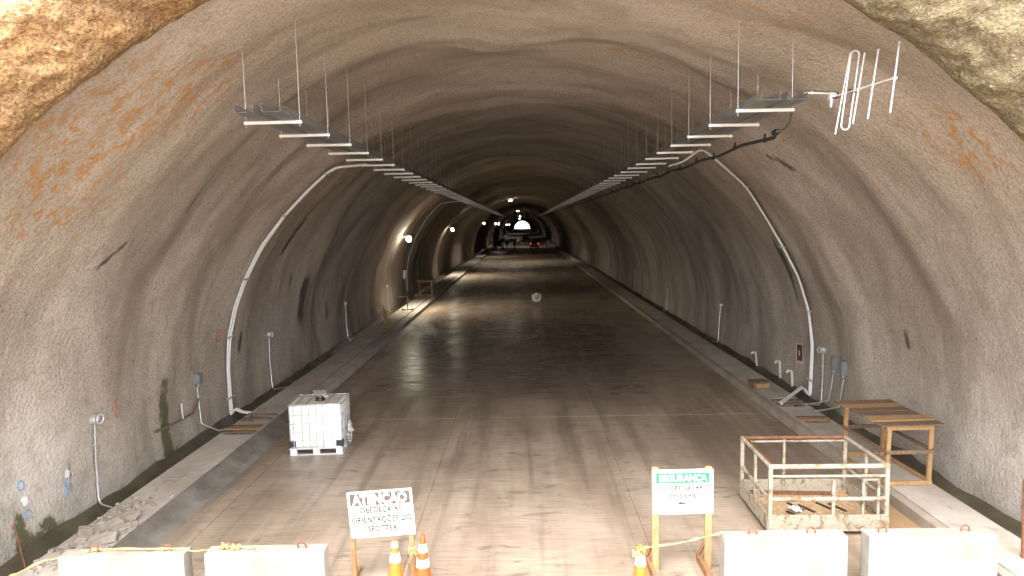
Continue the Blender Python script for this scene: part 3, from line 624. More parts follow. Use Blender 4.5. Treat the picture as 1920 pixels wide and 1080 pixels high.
def stub_pipe(s, d, label, foot=None, coil=True, r=0.016, top=True, mat='galv'):
    """thin riser with a round outlet on top"""
    sg = -1 if s < 0 else 1; p = wall(s, d, 0.06); root = empty('outlet_pipe', (p.x, p.y, 0), 0, label, 'wall outlet')
    s_lo = sg * 13.5; q = wall(s_lo, d, 0.05); mid = wall((s + s_lo) / 2, d, 0.06); f = Vector(foot) if foot else Vector((q.x - sg * 0.3, d - 0.25, 0.12))
    pts = [p, mid, q + Vector((0, 0, 0.10)), Vector((q.x - sg * 0.03, d - 0.02, q.z + 0.02)), Vector((q.x - sg * .10, d - .06, q.z - 0.02)), f]
    MB().tube([x - root.location for x in pts], r, 8).build('riser', M[mat], root, True)
    for z in (0.3, 0.75):
        c = p.lerp(q, z); MB().box(c - root.location, (0.05, 0.09, 0.03)).build('clip', M['galv'], root)
    if top:
        MB().lathe([(0.0, 0.05), (0.085, 0.05), (0.095, 0.02), (0.095, -0.05), (0, -0.05)], p - root.location, 16, wnormal(s).to_track_quat('Z', 'Y').to_matrix()).build('round_box', M['galv'], root, True)
    if coil:
        for k in range(2):
            ring = [p - root.location + wnormal(s) * (0.07 + .02 * k) + Vector((0, 0.10 * math.cos(a) + 0.06 - .03 * k, 0.085 * math.sin(a))) for a in np.linspace(0, 2 * PI, 17)]
            MB().tube(ring, 0.010, 6, False).build('wire_coil', M['alu'], root, True)
    return root
stub_pipe(-11.89, 12.37, 'thin pipe with a coiled wire on the near left wall', (-7.45, 11.75, 0.17))
stub_pipe(-11.76, 21.4, 'thin pipe with round outlet left, just past the curved conduits', (-7.5, 21.0, 0.15))
stub_pipe(-11.89, 31.0, 'thin pipe with round outlet on the left before the wooden easels', None, False)
stub_pipe(-12.0, 40.8, 'thin pipe with round outlet on the left under the first lit lamp', None, False)
stub_pipe(12.01, 18.5, 'thin pipe with a round coil on the right wall by the conduits', (7.3, 17.9, 0.2))
stub_pipe(11.96, 28.4, 'thin pipe with round outlet on the right past the plaque', None, False)
stub_pipe(12.2, 38.6, 'thin pipe with round outlet on the right, midway inside', None, False, 0.022)
stub_pipe(11.9, 49.5, 'farthest thin pipe with round outlet on the right wall', None, False, 0.025)
def cable_drop(pts, label, mat='galv', r=0.015, name='thin_pipe', cat='pipe'):
    o = Vector(pts[0]); q = MB().tube([Vector(p) - o for p in pts], r, 8).build(name, M[mat], None, True); q.location = o; return tag(q, label, cat)
w1, w2 = wall(-12.3, 16.6, 0.05), wall(-13.2, 16.6, 0.05)
cable_drop([w1, w2, w2 + Vector((0.05, 0, -0.06)), (-7.6, 16.4, 0.16), (-7.35, 16.35, 0.23)], 'thin bent pipe running from the grey box down to the left walkway')
cable_drop([wall(-12.8, 14.5, .08), wall(-12.83, 15.3, .10), wall(-12.85, 16.2, .10), wall(-12.6, 16.6, .05)], 'dull brown pipe sloping along the left wall by the moss streak', 'brownpipe', 0.028)
cable_drop([wall(-12.82, 15.6, .12), wall(-12.45, 15.6, .12)], 'short upright stub on the sloping brown pipe, left wall', 'galv', 0.024)
for s0, d0, lab in ((12.55, 17.95, 'cable hanging from the box beside the round coil'), (12.55, 17.31, 'cable hanging from the box nearest the wooden table')):
    a = wall(s0, d0, 0.06); cable_drop([a, wall(12.9, d0 + .03, .07), wall(13.3, d0 + .1, .07), (7.6, d0 - .1, 0.2), (7.3, d0 - .3, 0.235)], lab, 'galv', 0.017, 'hanging_cable', 'cable')
for s0, d0, lab in ((13.28, 23.7, 'farthest white plastic elbow pipe at the foot of the right wall'), (13.17, 21.6, 'middle white plastic elbow pipe at the foot of the right wall'), (13.26, 20.6, 'nearest white plastic elbow pipe at the foot of the right wall')):
    a = wall(s0 + .35, d0, .02); b = wall(s0 - .18, d0, 0.10); cable_drop([a, b, b + Vector((-.05, -0.02, 0.05)), b + Vector((-.14, -.06, 0.05)), b + Vector((-.2, -.08, 0.0))], lab, 'pvc', 0.04, 'elbow_pipe', 'pipe')
# maroon plaque
pw = wall(12.5, 20.45, 0.03); pq = empty('wall_plaque', pw, 0, 'maroon plaque with white frame tilted on the right wall', 'sign')
R3 = Euler((0.0, 0, PI / 2 + PI)).to_matrix(); tl_ = Euler((-0.12, 0.03, 0)).to_matrix()
def pl(c, d): return (tl_ @ Vector(c), d)
MB().box((0, 0, 0), (0.012, 0.50, 0.62), tl_).build('plate', M['plaque'], pq)
for c, d in (((-.01, 0, 0.30), (0.01, 0.50, 0.03)), ((-.01, 0, -0.30), (0.01, 0.50, 0.03)), ((-.01, 0.24, 0), (0.01, 0.03, 0.57)), ((-.01, -0.24, 0), (0.01, 0.03, 0.57))): MB().box(tl_ @ Vector(c), d, tl_).build('frame_strip', M['pvc'], pq)
MB().box(tl_ @ Vector((-.012, 0.02, 0.03)), (0.008, 0.07, 0.16), tl_).build('white_mark', M['pvc'], pq)
MB().box(tl_ @ Vector((-.012, 0.0, -0.24)), (0.008, 0.38, 0.07), tl_).build('lower_strip', M['pvc'], pq)

# sprayed survey marks on the lining
def mark(s0, d0, w, h, mat, seed):
    rs = random.Random(seed); n = 16; c = wall(s0, d0, 0.022); V = [c]
    for k in range(n):
        a = 2 * PI * k / n; rr = 0.75 + 0.4 * rs.random(); V.append(wall(s0 + h * rr * math.sin(a), d0 + w * rr * math.cos(a), 0.020))
    m = MB(); m.add(V, [(0, 1 + k, 1 + (k + 1) % n) for k in range(n)]); o = m.build('paint_mark', M[mat], lining); return o
def ringmark(s0, d0, w, h, mat, arc=(0, 2 * PI), r=0.012):
    pts = [wall(s0 - h * math.sin(a), d0 + w * math.cos(a), 0.008) for a in np.linspace(arc[0], arc[1], 12)]
    MB().tube(pts, r, 5).build('paint_mark', M[mat], lining)
mark(-12.78, 10.72, .075, .085, 'wspray', 1); mark(-12.66, 11.63, .065, .085, 'wspray', 2)
ringmark(-12.52, 10.72, .06, .08, 'blue'); ringmark(-13.0, 10.72, .06, .07, 'blue', (0.5, 6)); ringmark(-12.82, 11.62, .05, .07, 'blue', (0, 5)); ringmark(-12.98, 11.62, .05, .06, 'blue', (1, 6)); mark(-12.86, 11.6, .03, .03, 'blue', 5)
ringmark(-11.78, 13.1, .05, .09, 'rspray', (1.2, 5.2)); ringmark(-11.98, 13.1, .05, .08, 'rspray', (0, 5)); mark(-11.05, 13.7, .05, .05, 'rspray', 8)
ringmark(-11.2, 17.7, .10, .13, 'rspray', (0, 5.6)); ringmark(-11.25, 17.95, .06, .11, 'rspray', (1, 5)); ringmark(-11.1, 18.05, .05, .09, 'rspray', (2, 6))

# ------------------------------------------------------------------ lamps
def wall_lamp(d, z, label, power, cool=False, big=0.16, spot=True):
    s = -float(np.interp(-z, -PQ[1000:, 1], PS[1000:])); b = wall(s, d, 0.0); p = Vector((b.x + 0.5, d, z))
    root = empty('wall_lamp', p, 0, label, 'lamp', 'lit lamps along the left wall')
    MB().tube([b - p, Vector((-0.10, 0, 0.05))], 0.025, 6).build('bracket', M['galv'], root)
    MB().box((-0.02, 0.06, 0.05), (0.34, 0.22, 0.10), ch=0.02).build('housing', M['grey_box'], root)
    MB().lathe([(big * math.cos(a), big * math.sin(a)) for a in np.linspace(-PI / 2, PI / 2, 9)], (0.02, -0.10, -big * 0.7), 16).build('lens', M['lampw' if cool else 'lamp'], root, True)
    if power:
        l = bpy.data.lights.new('lamp_light', 'SPOT'); l.energy = power; l.spot_size = rad(140); l.spot_blend = 1.0; l.shadow_soft_size = 0.12; l.color = (0.92, 0.95, 1.0) if cool else (1.0, 0.90, 0.72)
        lo = bpy.data.objects.new('lamp_light', l); COL.objects.link(lo); lo.parent = root; lo.location = (0.02, -0.10, -big * 1.8 - .03); lo.rotation_euler = (0, rad(-34), 0)
    return root
wall_lamp(41.0, 4.45, 'lit lamp nearest on the left wall, its beam washing the wall', 260)
wall_lamp(67.9, 4.78, 'second lit lamp along the left wall', 240, big=0.14)
wall_lamp(107.6, 5.4, 'third lit lamp along the left wall', 80, big=0.14)
wall_lamp(162.0, 5.4, 'fourth lamp, left of a close pair far along the left wall', 70, big=0.18)
wall_lamp(181.5, 5.4, 'fifth lamp, right of a close pair far along the left wall', 70, big=0.20)
wall_lamp(280.0, 5.05, 'bluish lamp far along the left wall before the last ones', 60, True, 0.2)
wall_lamp(356.0, 5.0, 'small bluish lamp farthest along the left wall', 60, True, 0.2)
def ceiling_lamp(x, d, z, label, power, r):
    root = empty('ceiling_lamp', (x, d, z), 0, label, 'lamp', 'lit lamps under the crown')
    top = wall(float(np.interp(x, PQ[600:1401, 0], PS[600:1401])), d).z
    MB().tube([(0, 0, 0.12), (0, 0, top - z + .05)], 0.03, 6).build('hanger', M['galv'], root)
    MB().box((0, 0, 0.08), (r * 3.0, 0.30, 0.12), ch=0.03).build('housing', M['grey_box'], root)
    MB().box((0, 0, -0.03), (r * 2.6, 0.26, 0.10), ch=0.03).build('lens', M['lamp'], root)
    l = bpy.data.lights.new('lamp_light', 'SPOT'); l.energy = power; l.spot_size = rad(130); l.spot_blend = 0.6; l.shadow_soft_size = 0.2; l.color = (1.0, 0.92, 0.78)
    lo = bpy.data.objects.new('lamp_light', l); COL.objects.link(lo); lo.parent = root; lo.location = (0, 0, -0.15)
ceiling_lamp(-1.5, 91.2, 8.25, 'first lit lamp under the crown, an elongated glow', 220, 0.15)
ceiling_lamp(-0.9, 152.4, 8.0, 'round lit lamp under the crown just above the two fans', 110, 0.18)
ceiling_lamp(-0.75, 257, 8.0, 'lit lamp under the crown seen between the two fans', 110, 0.22)
ceiling_lamp(-1.3, 372, 8.0, 'small lit lamp under the crown nearest the far mouth', 110, 0.22)

# jet fans
for x, lab in ((-1.48, 'left of two round jet fans hung far inside the tunnel'), (1.12, 'right of two round jet fans hung far inside the tunnel')):
    root = empty('jet_fan', (x, 150, 7.08), 0, lab, 'fan', 'jet fans under the crown')
    Mx = Euler((rad(90), 0, 0)).to_matrix()
    MB().lathe([(0.66, -1.6), (0.80, -1.7), (0.78, -1.5), (0.78, 1.5), (0.80, 1.7), (0.66, 1.6), (0.64, 0.0), (0.66, -1.6)], (0, 0, 0), 28, Mx).build('casing', M['galv'], root, True)
    MB().lathe([(0.0, -0.5), (0.15, -0.35), (0.18, 0.4), (0, 0.5)], (0, 0, 0), 14, Mx).build('hub', M['grey_box'], root, True)
    for k in range(8):
        a = 2 * PI * k / 8; MB().box(Vector((0.40 * math.cos(a), 0, 0.40 * math.sin(a))), (0.50, 0.02, 0.16), Euler((0, -a, 0)).to_matrix() @ Euler((rad(35), 0, 0)).to_matrix()).build('blade', M['grey_box'], root)
    for y in (-1.0, 1.0):
        for q in (-.5, .5): MB().bar((q, y, 0.6), (q * 1.3, y, 1.75), 0.05).build('hanger', M['galv'], root)

# ------------------------------------------------------------------ tank in a cage (1.2 x 1.0 x 1.16 m)
def ibc():
    root = empty('liquid_tank', (-4.77, 15.42, 0.0), rad(3.5), 'white plastic liquid tank in a steel cage standing on the road', 'tank')
    W, Dp, z0, z1 = 1.2, 1.0, 0.17, 1.15
    t = MB().box((0, 0, (z0 + z1) / 2 + .005), (W - 0.05, Dp - 0.05, z1 - z0 - 0.02), ch=0.075).build('bottle', M['tank'], root, True)
    MB().box((0, 0, z1 - 0.004), (W - 0.20, Dp - 0.20, 0.012), ch=0.004).build('top_panel', M['tank_top'], root)
    r = 0.0095
    def ring(z, e=0.0):
        hx, hy, c = W / 2 + e, Dp / 2 + e, 0.07; pts = []
        for cx, cy, a0 in ((hx - c, hy - c, 0), (-hx + c, hy - c, 90), (-hx + c, -hy + c, 180), (hx - c, -hy + c, 270)):
            for k in range(5): a = rad(a0 + 22.5 * k); pts.append((cx + c * math.cos(a), cy + c * math.sin(a), z))
        pts.append(pts[0]); return pts
    for z in (0.19, 0.355, 0.545, 0.735, 0.93, 1.15): MB().tube(ring(z), r if z < 1.1 else 0.013, 7, False).build('cage_ring', M['galv'], root, True)
    vb = MB().tube([(0, 0, 0.17), (0, 0, 1.15)], r, 7).mesh('cage_bar'); vb.materials.append(M['galv'])
    for x in (-0.48, -0.29, -0.13, 0.02, 0.17, 0.38):
        for y in (-Dp / 2 - .004, Dp / 2 + .004):
            o = bpy.data.objects.new('cage_bar', vb); COL.objects.link(o); o.parent = root; o.location = (x, y, 0)
    for y in (-0.36, -0.2, 0.0, 0.2, 0.36):
        for x in (-W / 2 - .004, W / 2 + .004):
            o = bpy.data.objects.new('cage_bar', vb); COL.objects.link(o); o.parent = root; o.location = (x, y, 0)
    for x in (-0.42, -0.20, 0.24): MB().box((x, 0, 1.165), (0.035, Dp, 0.014)).build('top_bar', M['galv'], root)
    c = MB().lathe([(0, 0.05), (0.085, 0.05), (0.10, 0.03), (0.105, 0.0), (0.12, -0.02)], (0.03, -0.05, 1.17), 20).build('lid', M['black'], root, True)
    MB().lathe([(0, 0.08), (0.03, 0.08), (0.035, 0.05)], (0.03, -0.05, 1.17), 12).build('vent_plug', M['grey_box'], c, True)
    MB().box((-0.08, 0.20, 1.163), (0.12, 0.08, 0.012)).build('red_label', M['print_red'], root); MB().box((0.08, 0.26, 1.168), (0.14, 0.10, 0.014)).build('white_label', M['white'], root)
    # pallet
    MB().box((0, 0, 0.155), (W, Dp, 0.03), ch=0.008).build('pallet_deck', M['galv'], root)
    for y in (-Dp / 2 + .05, 0, Dp / 2 - .05):
        MB().box((0, y, 0.015), (W, 0.09, 0.03), ch=0.006).build('pallet_skid', M['galv'], root)
        for x in (-W / 2 + 0.09, 0, W / 2 - 0.09): MB().box((x, y, 0.085), (0.14, 0.10, 0.11), ch=0.012).build('pallet_foot', M['white_steel'], root)
    for x in (-W / 2, W / 2): MB().box((x * 0.93, 0, 0.0151), (0.09, Dp - .2, 0.0295)).build('pallet_skid', M['galv'], root)
    for sx in (-1, 1):
        for sy in (-1, 1):
            MB().box((sx * 0.525, sy * 0.487, 0.255), (0.15, 0.028, 0.15), ch=0.008).box((sx * 0.587, sy * 0.43, 0.255), (0.028, 0.12, 0.15), ch=0.008).build('corner_guard', M['black'], root)
    v = MB().tube([(0.58, -0.1, 0.26), (0.70, -0.1, 0.26)], 0.045, 12).build('outlet_valve', M['grey_box'], root, True)
    MB().tube([(0.66, -0.1, 0.30), (0.66, -0.1, 0.36), (0.66, -0.22, 0.37)], 0.012, 8).build('valve_handle', M['white'], v, True)
    MB().tube([(0.62, 0.28, 0.42), (0.66, 0.24, 0.36), (0.68, 0.12, 0.30), (0.70, 0.0, 0.22), (0.70, -.15, .2)], 0.02, 8).build('hose', M['bag'], root, True)
    # crumpled plastic sheet hanging from the side
    n = 9; V = []; F = []
    for i in range(n):
        for j in range(n):
            u, w = i / (n - 1), j / (n - 1); V.append((0.625 + 0.10 * math.sin(PI * w) * u + 0.035 * random.random(), 0.10 + 0.30 * (w - .5) * (0.6 + .5 * u), 0.66 - 0.30 * u + 0.02 * random.random()))
    for i in range(n - 1):
        for j in range(n - 1): F.append((i * n + j, i * n + j + 1, (i + 1) * n + j + 1, (i + 1) * n + j))
    b = MB().add(V, F).build('plastic_sheet', M['bag'], root, True); q = b.modifiers.new('solid', 'SOLIDIFY'); q.thickness = 0.004
ibc()

# ------------------------------------------------------------------ concrete barriers
def barrier(x0, x1, y, label, tall=0.80, rz=0.0, loops=(0.25, 0.78), lean=(0, 0)):
    L = x1 - x0; root = empty('concrete_barrier', ((x0 + x1) / 2, y, 0), rz, label, 'barrier', 'concrete barriers across the tunnel mouth')
    b = MB().box((0, 0, tall / 2), (L, 0.24, tall), ch=0.022).build('block', M['barrier'], root)
    for q, ln in zip(loops, lean):
        x = -L / 2 + L * q; w = 0.055
        pts = [(x - w, 0, tall - .03)] + [(x - w * math.cos(a) + ln * .3 * math.sin(a), ln * math.sin(a), tall + 0.025 + 0.06 * math.sin(a)) for a in np.linspace(0, PI, 9)] + [(x + w, 0, tall - .03)]
        MB().tube(pts, 0.011, 7).build('lifting_loop', M['rust'], root, True)
    return root
barrier(-6.31, -4.62, 8.80, 'leftmost concrete barrier, beside the rubble on the left walkway', 0.79, rad(1.0), (0.25, 0.84), (0.02, 0.0))
barrier(-4.34, -2.74, 8.82, 'concrete barrier on the left nearest the white attention sign', 0.80, rad(1.2), (0.17, 0.80), (0.01, -0.03))
barrier(2.66, 4.33, 9.06, 'concrete barrier in front of the steel basket', 0.80, rad(0.4), (0.25, 0.73), (0.03, 0.0))
barrier(4.61, 6.35, 9.06, 'rightmost concrete barrier, by the right walkway', 0.80, rad(0.2), (0.135, 0.78), (0.0, 0.0))

def ribbon(pts, w, label, mat, name='warning_tape', knots=(), cat='tape'):
    o0 = Vector(pts[0]); root = empty(name, o0, 0, label, cat); m = MB(); V = []; n = len(pts)
    P = []
    for i in range(n - 1):
        for t in np.linspace(0, 1, 6, endpoint=False): P.append(Vector(pts[i]).lerp(Vector(pts[i + 1]), float(t)))
    P.append(Vector(pts[-1])); N_ = len(P)
    for i, p in enumerate(P):
        a = 1.0 + 1.1 * math.sin(i * 0.55) ; k = Vector((0, math.cos(a), math.sin(a))) * w * 0.5 * (0.7 + 0.4 * math.sin(i * 1.7)); V += [p - o0 + k + Vector((0, 0, .004 * math.sin(i * 2.3))), p - o0 - k]
    m.add(V, [(2 * i, 2 * i + 1, 2 * i + 3, 2 * i + 2) for i in range(N_ - 1)]); b = m.build('strip', M[mat], root, True); q = b.modifiers.new('solid', 'SOLIDIFY'); q.thickness = 0.004
    for kx in knots:
        kk = Vector(kx) - o0; pts_ = [kk + Vector((0.05 * math.sin(a * 2.1 + 1), 0.03 * math.cos(a * 1.3), 0.03 * math.sin(a * 3.1))) for a in np.linspace(0, 6, 22)]; MB().tube(pts_, 0.014, 6).build('knot', M[mat], root, True)
    return root
ribbon([(-6.95, 8.55, 0.55), (-6.5, 8.68, 0.74), (-5.9, 8.80, 0.825), (-5.2, 8.80, 0.83), (-4.9, 8.80, 0.825), (-4.5, 8.80, 0.79), (-4.1, 8.80, 0.84), (-3.7, 8.80, 0.825)], 0.045, 'orange tape strung along the tops of the left barriers', 'ropey', knots=((-4.10, 8.80, 0.85), (-3.95, 8.78, 0.84)))

# ------------------------------------------------------------------ cones
def cone(x, y, h, label, col, bands, rot=0.0, tip=None, tilt=(0, 0)):
    root = empty('traffic_cone', (x, y, 0), rot, label, 'cone', 'traffic cones at the tunnel mouth'); root.rotation_euler = (tilt[0], tilt[1], rot)
    MB().box((0, 0, 0.02), (0.40, 0.40, 0.04), ch=0.012).build('base', M['black'], root)
    R0, R1 = 0.135, 0.030
    rr = lambda z: R0 + (R1 - R0) * (z - 0.04) / (h - 0.04)
    MB().lathe([(0.165, 0.04), (rr(0.06) + .006, 0.062)] + [(rr(z), z) for z in np.linspace(0.08, h - 0.012, 9)] + [(R1 * .8, h), (R1 * .5, h), (R1 * .45, h - .05)], (0, 0, 0), 28).build('body', M[col], root, True)
    for a, b in bands: MB().lathe([(rr(a) - .002, a), (rr(a) + .004, a + .002), (rr(b) + .004, b - .002), (rr(b) - .002, b)], (0, 0, 0), 28).build('reflective_band', M['white'], root, True)
    if tip: MB().lathe([(rr(h - tip) + .002, h - tip), (rr(h - tip * .5) + .003, h - tip * .5), (R1 + .001, h - .004)], (0, 0, 0), 20).build('scuffed_tip', M['rust'], root, True)
    return root
cone(-1.865, 9.12, 0.76, 'amber traffic cone in front of the attention sign', 'orange2', [(0.45, 0.575), (0.655, 0.735)], 0.3)
cone(-1.50, 9.22, 0.78, 'red-orange traffic cone with a scuffed tip beside the attention sign', 'orange', [(0.325, 0.44), (0.535, 0.655)], 0.1, None, (0.0, rad(1.0)))
cone(1.53, 8.98, 0.72, 'orange traffic cone tied with tape near the safety sign', 'orange2', [(0.43, 0.575)], 0.5)
ribbon([(1.55, 8.97, 0.66), (1.9, 9.0, 0.69), (2.3, 9.02, 0.755), (2.72, 9.05, 0.835)], 0.04, 'pale tape tied from the orange cone to the right barrier', 'ropey', knots=((1.53, 8.95, 0.64), (1.47, 8.94, 0.60)))
ribbon([(-1.64, 9.36, 0.52), (-1.66, 9.3, 0.42), (-1.74, 9.25, 0.27), (-1.84, 9.25, 0.12)], 0.045, 'pale tape knotted on the right post of the attention sign', 'ropey', knots=((-1.66, 9.35, 0.50), (-1.64, 9.34, 0.45)))

# ------------------------------------------------------------------ signs
def text(body, size, mat, parent, loc, name='lettering', bold=0.0, width=None, space=1.0, rx=rad(90)):
    c = bpy.data.curves.new('t', 'FONT'); c.body = body; c.size = size; c.align_x = 'CENTER'; c.align_y = 'CENTER'; c.extrude = 0.0008; c.offset = bold; c.space_character = space; c.resolution_u = 4
    o = bpy.data.objects.new('t', c); COL.objects.link(o); bpy.context.view_layer.update()
    me_ = bpy.data.meshes.new_from_object(o.evaluated_get(bpy.context.evaluated_depsgraph_get())); bpy.data.objects.remove(o); bpy.data.curves.remove(c)
    xs = [v.co.x for v in me_.vertices]; k = 1.0
    if width and xs: k = width / (max(xs) - min(xs))
    for v in me_.vertices: v.co.x *= k
    me_.materials.clear(); q = link(name, me_, mat, parent); q.location = loc; q.rotation_euler = (rx, 0, 0); return q
def rbox(w, h, r, n=5):
    P = []
    for cx, cz, a0 in ((w / 2 - r, h / 2 - r, 0), (-w / 2 + r, h / 2 - r, 90), (-w / 2 + r, -h / 2 + r, 180), (w / 2 - r, -h / 2 + r, 270)):
        for k in range(n): a = rad(a0 + 90 * k / (n - 1)); P.append((cx + r * math.cos(a), cz + r * math.sin(a)))
    return P
# attention sign: the board hangs askew
sa = empty('attention_sign', (-2.10, 9.42, 0), 0, 'white ATENÇÃO sign board on two stakes, hanging askew', 'sign')
W_, H_ = 0.935, 0.685
bd = MB().prism(rbox(W_, H_, 0.006, 2), -0.006, 0.006).build('board', M['board'], sa); bd.location = (0, 0, 1.012); bd.rotation_euler = (0, rad(-3.6), 0)
hd = MB().prism(rbox(0.865, 0.185, 0.025), -0.0085, -0.0062).build('header_panel', M['print_brown'], bd); hd.location = (0.0, 0, 0.222)
text('ATENÇÃO', 0.20, M['board'], bd, (0.0, -0.0105, 0.214), 'heading', 0.010, 0.79)
for s_t, z, w in (('OBEDEÇA AS', 0.058, 0.60), ('ORIENTAÇÕES DO', -0.085, 0.865), ('SPOTTER', -0.222, 0.43)): text(s_t, 0.118, M['print_text'], bd, (0.0, -0.0085, z), 'lettering', 0.0035, w, 1.1)
for x, lab in ((-0.43, 0), (0.42, 0)):
    MB().bar((x, 0.035, 0.0), (x - 0.01, 0.035, 1.25), 0.065, 0.04, (0, 1, 0)).build('stake', M['wood_stake' if x < 0 else 'wood'], sa)
    MB().bar((x, -0.25, 0.025), (x, 0.35, 0.025), 0.06, 0.05).build('foot', M['wood_stake'], sa)
# safety sign
sb = empty('safety_sign', (2.25, 9.60, 0), rad(0.5), 'white and green SEGURANÇA sign on wooden posts', 'sign')
bd = MB().prism(rbox(0.885, 0.665, 0.012, 3), -0.006, 0.006).build('board', M['board'], sb); bd.location = (0, 0, 1.195); bd.rotation_euler = (0, rad(-0.4), 0)
for sgn in (-1, 1):
    MB().box((0, -0.0075, sgn * 0.298), (0.80, 0.003, 0.008)).build('border_line', M['print_black'], bd); MB().box((sgn * 0.405, -0.0075, 0), (0.008, 0.003, 0.575)).build('border_line', M['print_black'], bd)
hd = MB().prism(rbox(0.77, 0.150, 0.012), -0.0085, -0.0062).build('header_panel', M['print_green'], bd); hd.location = (0, 0, 0.205)
text('SEGURANÇA', 0.135, M['board'], bd, (0, -0.0105, 0.200), 'heading', 0.006, 0.70)
text('USO OBRIGATÓRIO', 0.098, M['print_text'], bd, (0, -0.0085, 0.055), 'lettering', 0.0030, 0.76, 1.1); text('DOS EPIS', 0.098, M['print_text'], bd, (0.0, -0.0085, -0.065), 'lettering', 0.0030, 0.38, 1.1)
MB().prism([(-.06, -.02), (-.02, -.02), (.06, -.02), (.05, 0.0), (.0, 0.0), (-.02, .03), (-.035, .0), (-.05, 0.02)], -0.0085, -0.0065).build('pictogram', M['print_black'], bd).location = (-0.01, 0, -0.165)
MB().box((-0.12, -0.0075, -0.17), (0.012, 0.002, 0.03)).build('pictogram', M['print_text'], bd)
for x in (-0.395, 0.375):
    MB().bar((x, 0.032, 0), (x, 0.032, 1.555), 0.095, 0.045, (0, 1, 0)).build('post', M['wood'], sb)
    MB().bar((x - 0.075, -0.30, 0.06), (x - 0.075, 0.30, 0.06), 0.05, 0.12).build('foot', M['wood_stake'], sb)
    MB().bar((x - 0.075, 0.28, 0.08), (x - 0.03, 0.06, 0.42), 0.03, 0.05).build('brace', M['wood_stake'], sb)
# 10 km/h sign
sg = empty('speed_sign', (0.80, 42.4, 0), 0, 'round white speed sign reading 10 on a small wooden stand', 'sign')
Mx = Euler((rad(90), 0, 0)).to_matrix()
MB().lathe([(0, 0.012), (0.30, 0.012), (0.30, -0.012), (0, -0.012)], (0, 0, 0.51), 32, Mx).build('disc', M['board'], sg)
MB().lathe([(0.275, 0.015), (0.297, 0.015), (0.297, 0.011), (0.275, 0.011), (0.275, 0.015)], (0, 0, 0.51), 32, Mx).build('rim_ring', M['print_black'], sg)
text('10', 0.36, M['print_black'], sg, (0, -0.0165, 0.56), 'number', 0.014); text('km/h', 0.12, M['print_black'], sg, (0, -0.0165, 0.385), 'lettering', 0.002)
for x in (-0.30, 0.30):
    MB().bar((x, 0.04, 0), (x, 0.04, 0.83), 0.05, 0.03, (0, 1, 0)).build('post', M['wood_stake'], sg); MB().bar((x, 0.05, 0.6), (x, 0.5, 0.0), 0.04, 0.03).build('brace', M['wood_stake'], sg)
for z in (0.30, 0.72): MB().bar((-0.33, 0.02, z), (0.33, 0.02, z), 0.025, 0.05).build('crosspiece', M['wood_stake'], sg)

